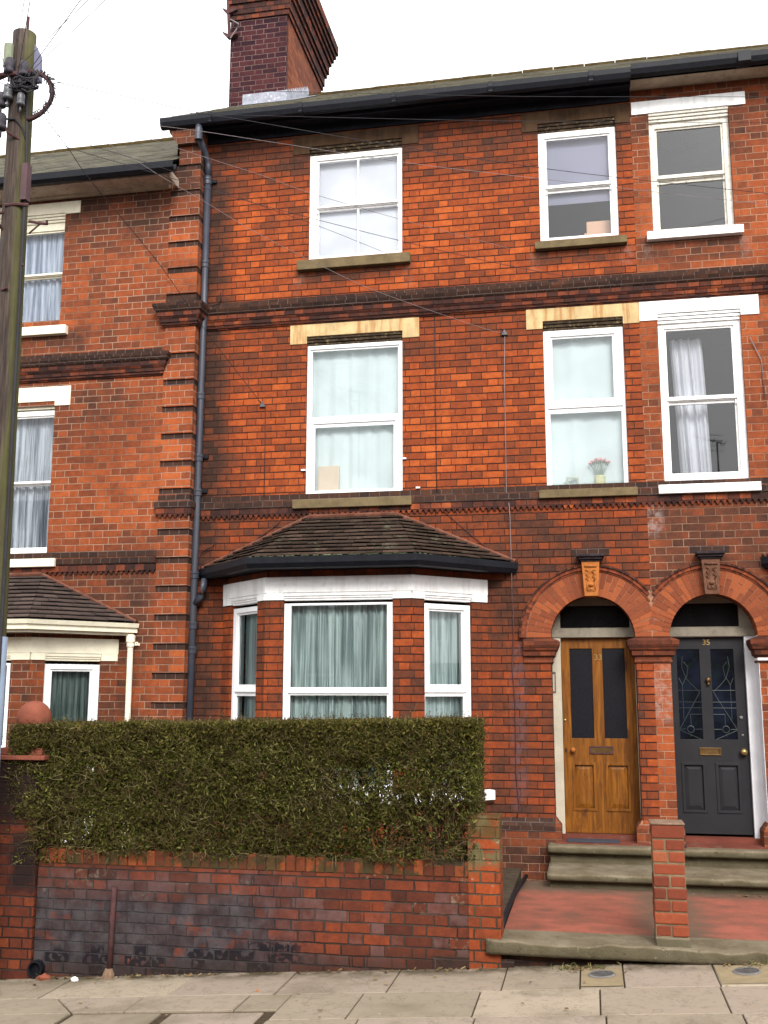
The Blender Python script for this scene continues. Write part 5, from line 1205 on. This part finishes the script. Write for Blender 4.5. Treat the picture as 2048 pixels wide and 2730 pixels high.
b.tube([(PC(6.9)-.06, YP-PR(6.9)-.005, zat(332)), (PC(6.9)+.02, YP-PR(6.9)-.01, zat(335)), (PC(6.9)+.075, YP-PR(6.9)+.02, zat(355)), (PC(6.8)+PR(6.8), YP-.05, zat(385))], .009, 6)
b.build('down_cable', M['wirem'], tp)
b = MB(); za, zb_ = zat(545), zat(450); b.box(PC(6.3)+PR(6.3)-.01, PC(6.3)+PR(6.3)+.045, YP-.09, YP-.02, za, zb_); b.build('cable_cover', simple('brown_guard', (.085, .05, .055), .7, .2, 6), tp)
b = MB(); z = zat(560); b.tube([(PC(z)-.03, YP-PR(z)-.008, z), (PC(z)+.07, YP-PR(z)+.015, z+.01), (PC(z)+PR(z)+.05, YP-.05, z+.015)], .014, 6); b.build('strap', M['iron'], tp)
for (pxa, pya), (pxb, pyb), brace in (((78, 590), (126, 597), ((78, 622), (108, 596))), ((12, 566), (-12, 568), None), ((8, 614), (-6, 590), None), ((52, 372), (18, 350), None)):
    b = MB(); a = at(pxa, pya, YP-.08); c_ = at(pxb, pyb, YP-.16); b.tube([a, (a+c_)/2+Vector((0, 0, -.004)), c_], .012, 6); b.tube([c_, c_+Vector((0, -.01, .028))], .010, 6)
    if brace: b.tube([at(*brace[0], YP-.08), at(*brace[1], YP-.13)], .008, 6)
    b.build('climbing_step', M['iron'], tp)
for py, dx in ((783, .0), (716, .5)):
    z = zat(py); b = MB(); b.tube([(PC(z)+(PR(z) if dx else -.02), YP-PR(z)*(.3 if dx else 1), z), (PC(z)+(PR(z)+.03 if dx else .05), YP-PR(z)*(.4 if dx else 1)-.02, z+.01)], .010, 6); b.build('bolt', M['iron'], tp)
b = MB(); b.tube([(PC(2.3), YP-.005, -.3), (PC(2.3), YP-.005, 2.42)], .127, 20); b.build('blue_sleeve', simple('blue_grey_sleeve', (.20, .25, .33), .5, .15, 5), tp, smooth=True)

# ================================================================== OVERHEAD WIRES
def wire(label, pts, ya, yb, r=.0024, mat='wirem', ext=None, yc=None):
    n = len(pts); P = []
    x0, x1 = pts[0][0], pts[-1][0]
    for i, (x, y) in enumerate(pts):
        t = (x-x0)/(x1-x0) if abs(x1-x0) > abs(pts[-1][1]-pts[0][1])*.5 else (y-pts[0][1])/(pts[-1][1]-pts[0][1]); P.append(at(x, y, ya+(yb-ya)*t))
    # smooth by subdividing (Catmull-Rom)
    Q = []
    for i in range(len(P)-1):
        p0, p1, p2, p3 = P[max(i-1, 0)], P[i], P[i+1], P[min(i+2, len(P)-1)]
        for k in range(6):
            t = k/6; Q.append(.5*((2*p1)+(p2-p0)*t+(2*p0-5*p1+4*p2-p3)*t*t+(3*p1-p0-3*p2+p3)*t**3))
    Q.append(P[-1])
    if ext: Q.append(Q[-1]+(Q[-1]-Q[-8]).normalized()*ext)
    o = MB().tube(Q, r, 5).build('telephone_wire', M[mat], smooth=True); return tag(o, label, 'wire', 'telephone wires from the pole')
wire('uppermost thin wire crossing the roof line and gutter of the middle house', [(100, 213), (160, 219), (612, 240), (860, 246), (1380, 257), (2048, 258)], YP, -1.2, ext=4)
wire('thin wire running just under the black gutter past the upper windows', [(135, 285), (290, 290), (460, 299), (680, 308), (1380, 323), (2048, 327)], YP, -1.0, ext=4)
wire('wire dipping from the pole across the roof corner and past both small upper windows', [(150, 219), (330, 256), (530, 300), (680, 325), (1030, 385), (1380, 439), (1622, 470), (2048, 516)], YP, -.9, ext=4, r=.0030)
wire('pale wire crossing the head of the four pane window', [(84, 300), (460, 340), (700, 375), (1072, 432), (1262, 456), (1643, 500), (1892, 528)], YP, -.8, mat='wiregrey', ext=3)
wire('wire sloping down over the four pane window to the white lintel on the right', [(84, 362), (207, 401), (549, 502), (680, 542), (1072, 643), (1380, 713), (1622, 755), (2015, 812)], YP, -.05, r=.0028)
wire('pale wire ending at the small bracket right of the first floor window', [(143, 318), (291, 384), (426, 468), (549, 540), (680, 618), (861, 711), (1022, 783), (1292, 876), (1345, 886)], YP, -.03, mat='wiregrey', r=.0026)
wire('steep dark wire dropping across the drainpipe to the bracket on the brick wall', [(122, 316), (186, 401), (245, 485), (422, 700), (545, 877), (692, 1069)], YP, -.05, r=.0034)
wire('thin wire crossing the middle of the four pane window', [(160, 280), (434, 382), (700, 468), (823, 513), (1072, 586), (1376, 667)], YP, -.1, mat='wiregrey')
wire('short dark wire ending on the sill of the four pane window', [(100, 345), (434, 448), (680, 542), (861, 607), (1030, 675)], YP, -.05, r=.0026)
wire('leftmost faint wire rising from the pole head to the top of the picture', [(45, 108), (60, 30), (70, -30)], YP, -7)
wire('faint wire rising from the pole head at a shallow slope', [(40, 185), (98, 132), (235, 0), (300, -60)], YP, -6.6, ext=1)
wire('faint wire rising from the pole beside the pale plate', [(80, 196), (111, 163), (280, 0), (340, -60)], YP, -6.2, ext=1)
# brackets and down leads on the wall
def bracket(px, py, label):
    p = at(px, py, -.02); t = thing('wire_bracket', label, 'bracket', (p.x, 0, p.z)); b = MB(); b.prism([(p.x-.035, p.z-.03), (p.x+.035, p.z-.03), (p.x, p.z+.035)], -.03, -.001); b.build('plate', M['ceramic'], t)
    b = MB(); b.tube([(p.x-.02, -.015, p.z+.02), (p.x-.03, -.06, p.z+.03), (p.x-.045, -.05, p.z+.045)], .007, 6); b.build('hook', M['iron'], t)
bracket(700, 1078, 'small grey bracket with wire hook on brick left of the first floor window'); bracket(1345, 886, 'small dark wire fixing high on the brick between the first floor windows')
def lead(pts, y, label, mat='wirem', r=.0045):
    return tag(MB().tube([at(x, y_, y) for x, y_ in pts], r, 5).build('cable', M[mat], smooth=True), label, 'cable')
lead([(708, 1082), (707, 1180), (704, 1325)], -.012, 'dark cable running down the brick from the grey bracket')
lead([(1159, 845), (1160, 1000), (1162, 1140), (1165, 1312)], -.008, 'dark vertical cable on brick right of the tall middle window')
lead([(1346, 890), (1345, 1000), (1348, 1154), (1350, 1310), (1357, 1340)], -.010, 'thin pale cable hanging down the brick beside the right hand window', 'wiregrey', .0045)
lead([(1357, 1340), (1360, 1380), (1363, 1480), (1366, 1608)], -.055, 'thin pale cable falling past the right tip of the bay roof', 'wiregrey', .0042)
lead([(1368, 1615), (1369, 1700), (1366, 1780), (1374, 1880), (1376, 2060), (1382, 2130), (1385, 2155), (1378, 2182)], -.012, 'dark red cable snaking down the brick between bay window and arch', 'iron', .006)
lead([(692, 1366), (770, 1360), (700, 1430), (640, 1472), (590, 1500)][2:] if False else [(776, 1350), (740, 1398), (660, 1455), (560, 1505)], -.012, 'thin brown cable slanting down to the left end of the bay roof', 'iron', .004)
lead([(1172, 1352), (1250, 1420), (1340, 1495)], -.012, 'thin brown cable slanting down to the right end of the bay roof', 'iron', .004)
lead([(572, 1445), (568, 1458), (555, 1463), (537, 1475)], -.03, 'short curl of black cable beside the drainpipe', 'black', .006)
lead([(588, 780), (590, 800), (585, 810), (560, 818)], -.03, 'short curl of black cable above the string course', 'black', .006)
lead([(1965, 560), (2000, 900), (2030, 960), (2040, 1060)][1:], -.02, 'thin cable hanging on the right edge of the brick by the white window', 'wiregrey', .0045)
# aerial mast strapped to the chimney
am = thing('aerial_mast', 'rusty aerial mast strapped to the left side of the tall chimney', 'aerial mast', (-4.92, 2.0, 11))
b = MB(); a = at(606, -60, 1.95); c_ = at(612, 100, 1.95); b.tube([a, c_], .024, 8); b.build('mast', M['iron'], am)
for py in (30, 93):
    p = at(609, py, 1.95); b = MB(); b.prism([(p.x-.09, p.z+.05), (p.x+.0, p.z-.06), (p.x+.14, p.z-.01), (p.x+.14, p.z+.02), (p.x, p.z-.0)], 1.92, 1.99); b.build('bracket', M['iron'], am)
b = MB(); b.tube([at(615, 52, 1.93), at(637, 64, 1.93), at(630, 80, 1.93), at(614, 102, 1.93)], .012, 6); b.build('cable_loop', M['wiregrey'], am)

# ================================================================== BEHIND THE GLASS
def panel(name, x0, x1, z0, z1, y, mat, label, cat, T=None):
    return tag(MB(T).box(x0, x1, y, y+.004, z0, z1).build(name, mat), label, cat)
panel('blind', WA[0]+.03, WA[1]-.03, 6.97, 8.24, .134, M['blind'], 'white blind filling the four pane top window', 'blind')
panel('roller_blind', WBx[0]+.03, WBx[1]-.03, 7.42, 8.24, .134, M['blindlav'], 'lavender roller blind pulled halfway down in the small top window', 'roller blind')
b = MB(); b.box(.13, .40, .26, .42, 6.8, 7.25); b.box(.10, .13, .27, .40, 6.8, 7.12); tag(b.build('pale_box', simple('peach_card', (.75, .45, .30), .8, .1, 3), bevel=.01), 'peach coloured box inside the lower right of the small top window', 'box')
curtain('net_curtain', 'white net curtain filling the big first floor window of the middle house', WA[0]+.02, WA[1]-.02, 4.05, 5.93, .152, M['net'], 6, .012, seed=2)
curtain('net_curtain', 'plain pale net curtain in the narrow first floor window over the brown door', WBx[0]+.02, WBx[1]-.02, 4.05, 5.93, .152, M['net'], 3, .010, seed=5)
b = MB(); b.box(-2.93, -2.69, .095, .135, 4.12, 4.50); tag(b.build('cardboard_box', simple('cream_card', (.75, .62, .48), .8, .1, 3), bevel=.005), 'cream box standing in the bottom left of the big first floor window', 'box')
YV = -.06
vt = thing('flower_vase', 'pot of pink flowers standing inside the narrow first floor window', 'flower vase', (.20, .17, 4.15))
b = MB(); b.lathe([(.045, 4.13), (.055, 4.18), (.06, 4.27), (.05, 4.28)], .18, .135, 14); b.build('pot', simple('buff_pot', (.60, .58, .36), .6, .1, 5), vt)
b = MB(); f = MB()
for i in range(10):
    a = -1+2*i/9; e = (.18+a*.10, .105+.008*(i % 3), 4.40+.05*math.cos(a*1.3)+.012*(i % 2)); b.tube([(.18+a*.02, .12, 4.27), (.18+a*.06, .11, 4.34), e], .004, 4); f.sphere(e, .017, 7, 5, (1.2, .9, .8))
b.build('flower_stems', simple('grey_green_stem', (.25, .32, .25), .8, .2, 9), vt); f.build('petals', simple('pink_petal', (.70, .36, .36), .8, .2, 9), vt)
b = MB(); b.plate(-.175, -.045, 4.145, 4.27, [(-.155, -.065, 4.165, 4.25)], .100, .112); tag(b.build('photo_frame', simple('pale_frame', (.50, .50, .42), .6, .2, 9)), 'small pale picture frame inside the narrow first floor window', 'picture frame')
curtain('window_curtain', 'white gathered curtain drawn to the left in the white framed window of number 35', WC[0]+.13, WC[0]+.47, 4.15, 5.80, .30, M['blind'], 4, .035, taper=.14, seed=3)
curtain('net_curtain', 'white net curtain draped aside in the upper window left of the pipe', W1[0]+.05, W1[1]-.01, 6.36, 7.58, Y1+.17, M['netlav'], 11, .02, seed=8)
curtain('lace_curtain', 'white lace curtain in the lower window beside the telegraph pole', W1[0]+.05, W1[1]-.02, 3.64, 5.2, Y1+.19, M['lace'], 10, .025, seed=9)
def baycurt(xc, yw, dz, which, mat, label, folds, seed, inset=.03):
    FL, FR, XL, XR, pj = xc-.77, xc+.77, xc-1.47, xc+1.47, .68
    if which == 'F': T, a0, a1 = frameT(FL, yw-pj, 0), .22, 1.32
    elif which == 'R': T, a0, a1 = frameT(FR, yw-pj, math.atan2(pj, XR-FR)), .17, .75
    else: T, a0, a1 = frameT(XL, yw, -math.atan2(pj, FL-XL)), .23, .80
    return curtain('net_curtain', label, a0, a1, 1.05+dz, 2.90+dz, .165, mat, folds, .026, T=T, seed=seed)
baycurt(-2.505, 0, 0, 'F', M['netblue'], 'pleated white net curtain in the wide middle bay window', 17, 11)
baycurt(-2.505, 0, 0, 'R', M['netblue'], 'pleated net curtain in the narrow bay window nearest the brown door', 6, 12)
baycurt(-2.505, 0, 0, 'L', M['netblue'], 'pleated net curtain in the narrow bay window nearest the drainpipe', 6, 13)
baycurt(-6.585, Y1, D, 'F', M['netgreen'], 'dim net curtain in the bay window hidden by the telegraph pole', 12, 14)
baycurt(-6.585, Y1, D, 'R', M['netgreen'], 'dim greenish patterned net curtain in the bay window beside the cream pipe', 7, 15)
baycurt(3.50, 0, 0, 'L', M['netblue'], 'net curtain in the bay window right of the grey door', 6, 16)

# ================================================================== THE OTHER SIDE OF THE STREET (out of view; terrace added to block low sky light and darken reflections)
fx = thing('terraced_house', 'plain two storey brick terrace added out of view across the street', 'house', (0, -20, 0))
b = MB(); hl = []
x = -22
while x < 22: hl += [(x+.8, x+2.0, 1.2, 3.0), (x+.8, x+2.0, 4.3, 5.8), (x+3.4, x+4.3, .2, 2.5), (x+3.3, x+4.3, 4.3, 5.8)]; x += 5.2
b.plate(-22, 24, -1.5, 6.3, hl, -20.2, -20.0); b.box(-22, 24, -28, -20.45, -1.5, 6.2); b.build('wall', M['brick31'], fx)
b = MB(); b.add([(-22.3, -19.7, 6.25), (24.3, -19.7, 6.25), (24.3, -24.2, 9.0), (-22.3, -24.2, 9.0), (24.3, -28.6, 6.25), (-22.3, -28.6, 6.25)], [(0, 1, 2, 3), (3, 2, 4, 5)]); b.build('roof', M['slate'], fx)  # roof of the added out-of-view terrace
b = MB()
for h in hl: b.plate(h[0], h[1], h[2], h[3], [(h[0]+.08, h[1]-.08, h[2]+.08, (h[2]+h[3])/2-.03), (h[0]+.08, h[1]-.08, (h[2]+h[3])/2+.03, h[3]-.08)], -20.12, -20.06)
b.build('added_terrace_window_frames', M['white'], fx)

def litter():
    b = MB(); rr = random.Random(4)
    spots = []
    for _ in range(150): x = rr.uniform(-4.4, -.7); spots.append((x, -3.03-abs(rr.gauss(0, .03)), gz(x)))
    for _ in range(90): x = rr.choice([rr.gauss(-.08, .12), rr.gauss(1.15, .2)]); spots.append((x, -3.08-abs(rr.gauss(0, .05)), gz(x)))
    for _ in range(50): x = rr.uniform(.75, 2.3); spots.append((x, -.93-abs(rr.gauss(0, .04)), .20))
    for _ in range(60): x = rr.uniform(-4.5, 2.5); y = rr.uniform(-4.3, -3.1); spots.append((x, y, gz(x)))
    for x, y, z in spots:
        a = rr.uniform(0, 6.28); l = rr.uniform(.006, .02); w_ = l*rr.uniform(.2, .6); t = rr.uniform(.001, .012)
        u = Vector((math.cos(a), math.sin(a), rr.uniform(-.1, .5)))*l; v = Vector((-math.sin(a), math.cos(a), rr.uniform(-.1, .5)))*w_; p = Vector((x, y, z+.006+t))
        b.quad(p-u-v, p+u-v, p+u+v, p-u+v)
    o = b.build('fallen_leaves', island_brick('dry_litter', [(0., (.03, .02, .01)), (.5, (.12, .07, .03)), (.85, (.25, .18, .09)), (1., (.35, .30, .2))])); tag(o, 'dry leaf scraps and grit scattered at the foot of walls and on slabs', 'litter'); o['kind'] = 'stuff'
    b = MB()
    for cx, cy, n, h in ((-.20, -3.09, 26, .05), (.0, -3.10, 16, .04), (1.12, -3.10, 22, .05), (1.3, -3.09, 14, .05), (-4.25, -3.04, 10, .04), (-3.6, -3.03, 8, .03), (1.75, .0, 0, 0)):
        for _ in range(n):
            x = cx+rr.gauss(0, .06); y = cy+rr.gauss(0, .012); z = gz(x); d = Vector((rr.gauss(0, .6), rr.gauss(-.2, .4), 1)).normalized(); L_ = h*rr.uniform(.5, 1.3)
            b.tube([(x, y, z), Vector((x, y, z))+d*L_*.6, Vector((x, y, z))+d*L_+Vector((rr.gauss(0, .015), -.01, -.005))], [.003, .0025, .001], 4, cap=False)
    o = b.build('weeds', island_brick('weed', [(0., (.05, .05, .015)), (.5, (.12, .12, .04)), (1., (.35, .28, .14))])); tag(o, 'small weeds growing in the crack between pavement and front walls', 'weeds'); o['kind'] = 'stuff'
    b = MB()      # moss crumbs lodged on the edge of the bay roof
    for _ in range(170):
        t = rr.random(); x = -3.30+t*1.62; y = -.945; z = 3.345
        if rr.random() < .35: q = rr.random(); x, y = -1.66+q*.80, -.93+q*.86
        elif rr.random() < .3: q = rr.random(); x, y = -3.36-q*.75, -.93+q*.86
        r = rr.uniform(.006, .016); b.sphere((x+rr.gauss(0, .01), y+rr.gauss(0, .012), z+.004), r, 6, 4, (1.6, .8, .6))
    o = b.build('moss_crumbs', island_brick('moss_crumb', [(0., (.02, .03, .01)), (.6, (.05, .065, .025)), (.85, (.12, .14, .08)), (1., (.45, .45, .42))]), h33); o['kind'] = 'stuff'
litter()
b = MB()
for px, py in ((1077, 1222), (1114, 1300), (808, 1253)): p = at(px, py, -.02); b = MB(); b.box(p.x-.02, p.x+.025, -.03, -.001, p.z-.008, p.z+.008); b.build('plastic_clip', M['white'], h33)

# wires and aerials over the far pavement, mirrored in the upper windows
for i, (x_, z_, tx) in enumerate(((-9.5, 6.0, 'left end'), (-4.0, 6.1, 'left part'), (1.5, 6.1, 'middle'), (6.5, 6.0, 'right part'), (12.0, 6.0, 'right end'))):
    a = Vector((PC(7.1), YP-.1, 7.1)); e = Vector((x_, -20.0, z_)); Q = [a+(e-a)*(k/10)+Vector((0, 0, -.35*4*(k/10)*(1-k/10))) for k in range(11)]
    tag(MB().tube(Q, .0032, 5).build('telephone_wire', M['wirem'], smooth=True), 'sagging wire from the pole to the %s of the far terrace across the street' % tx, 'wire', 'telephone wires from the pole')
for x_, z_, h_, tx in ((4.45, 8.95, 1.25, 'short aerial on the far roof mirrored in the white window of number 35'), (-7.8, 8.95, 3.6, 'tall aerial on the far roof mirrored in the large first floor window')):
    t = thing('television_aerial', tx, 'aerial', (x_, -24.2, z_)); b = MB(); b.tube([(x_, -24.2, z_), (x_, -24.2, z_+h_)], .028, 6); b.build('mast', M['wirem'], t)
    b = MB(); b.tube([(x_-.75, -24.2, z_+h_+.25), (x_+.25, -24.2, z_+h_-.05)], .022, 6)
    for k in range(9): q = k/8; b.tube([(x_-.75+q, -24.55, z_+h_+.25-.3*q), (x_-.75+q, -23.85, z_+h_+.25-.3*q)], .009, 4)
    for k in range(4): b.tube([(x_+.2, -24.2, z_+h_-.3+.18*k), (x_-.35, -24.2, z_+h_-.25+.18*k)], .009, 4)
    b.build('antenna', M['wirem'], t)
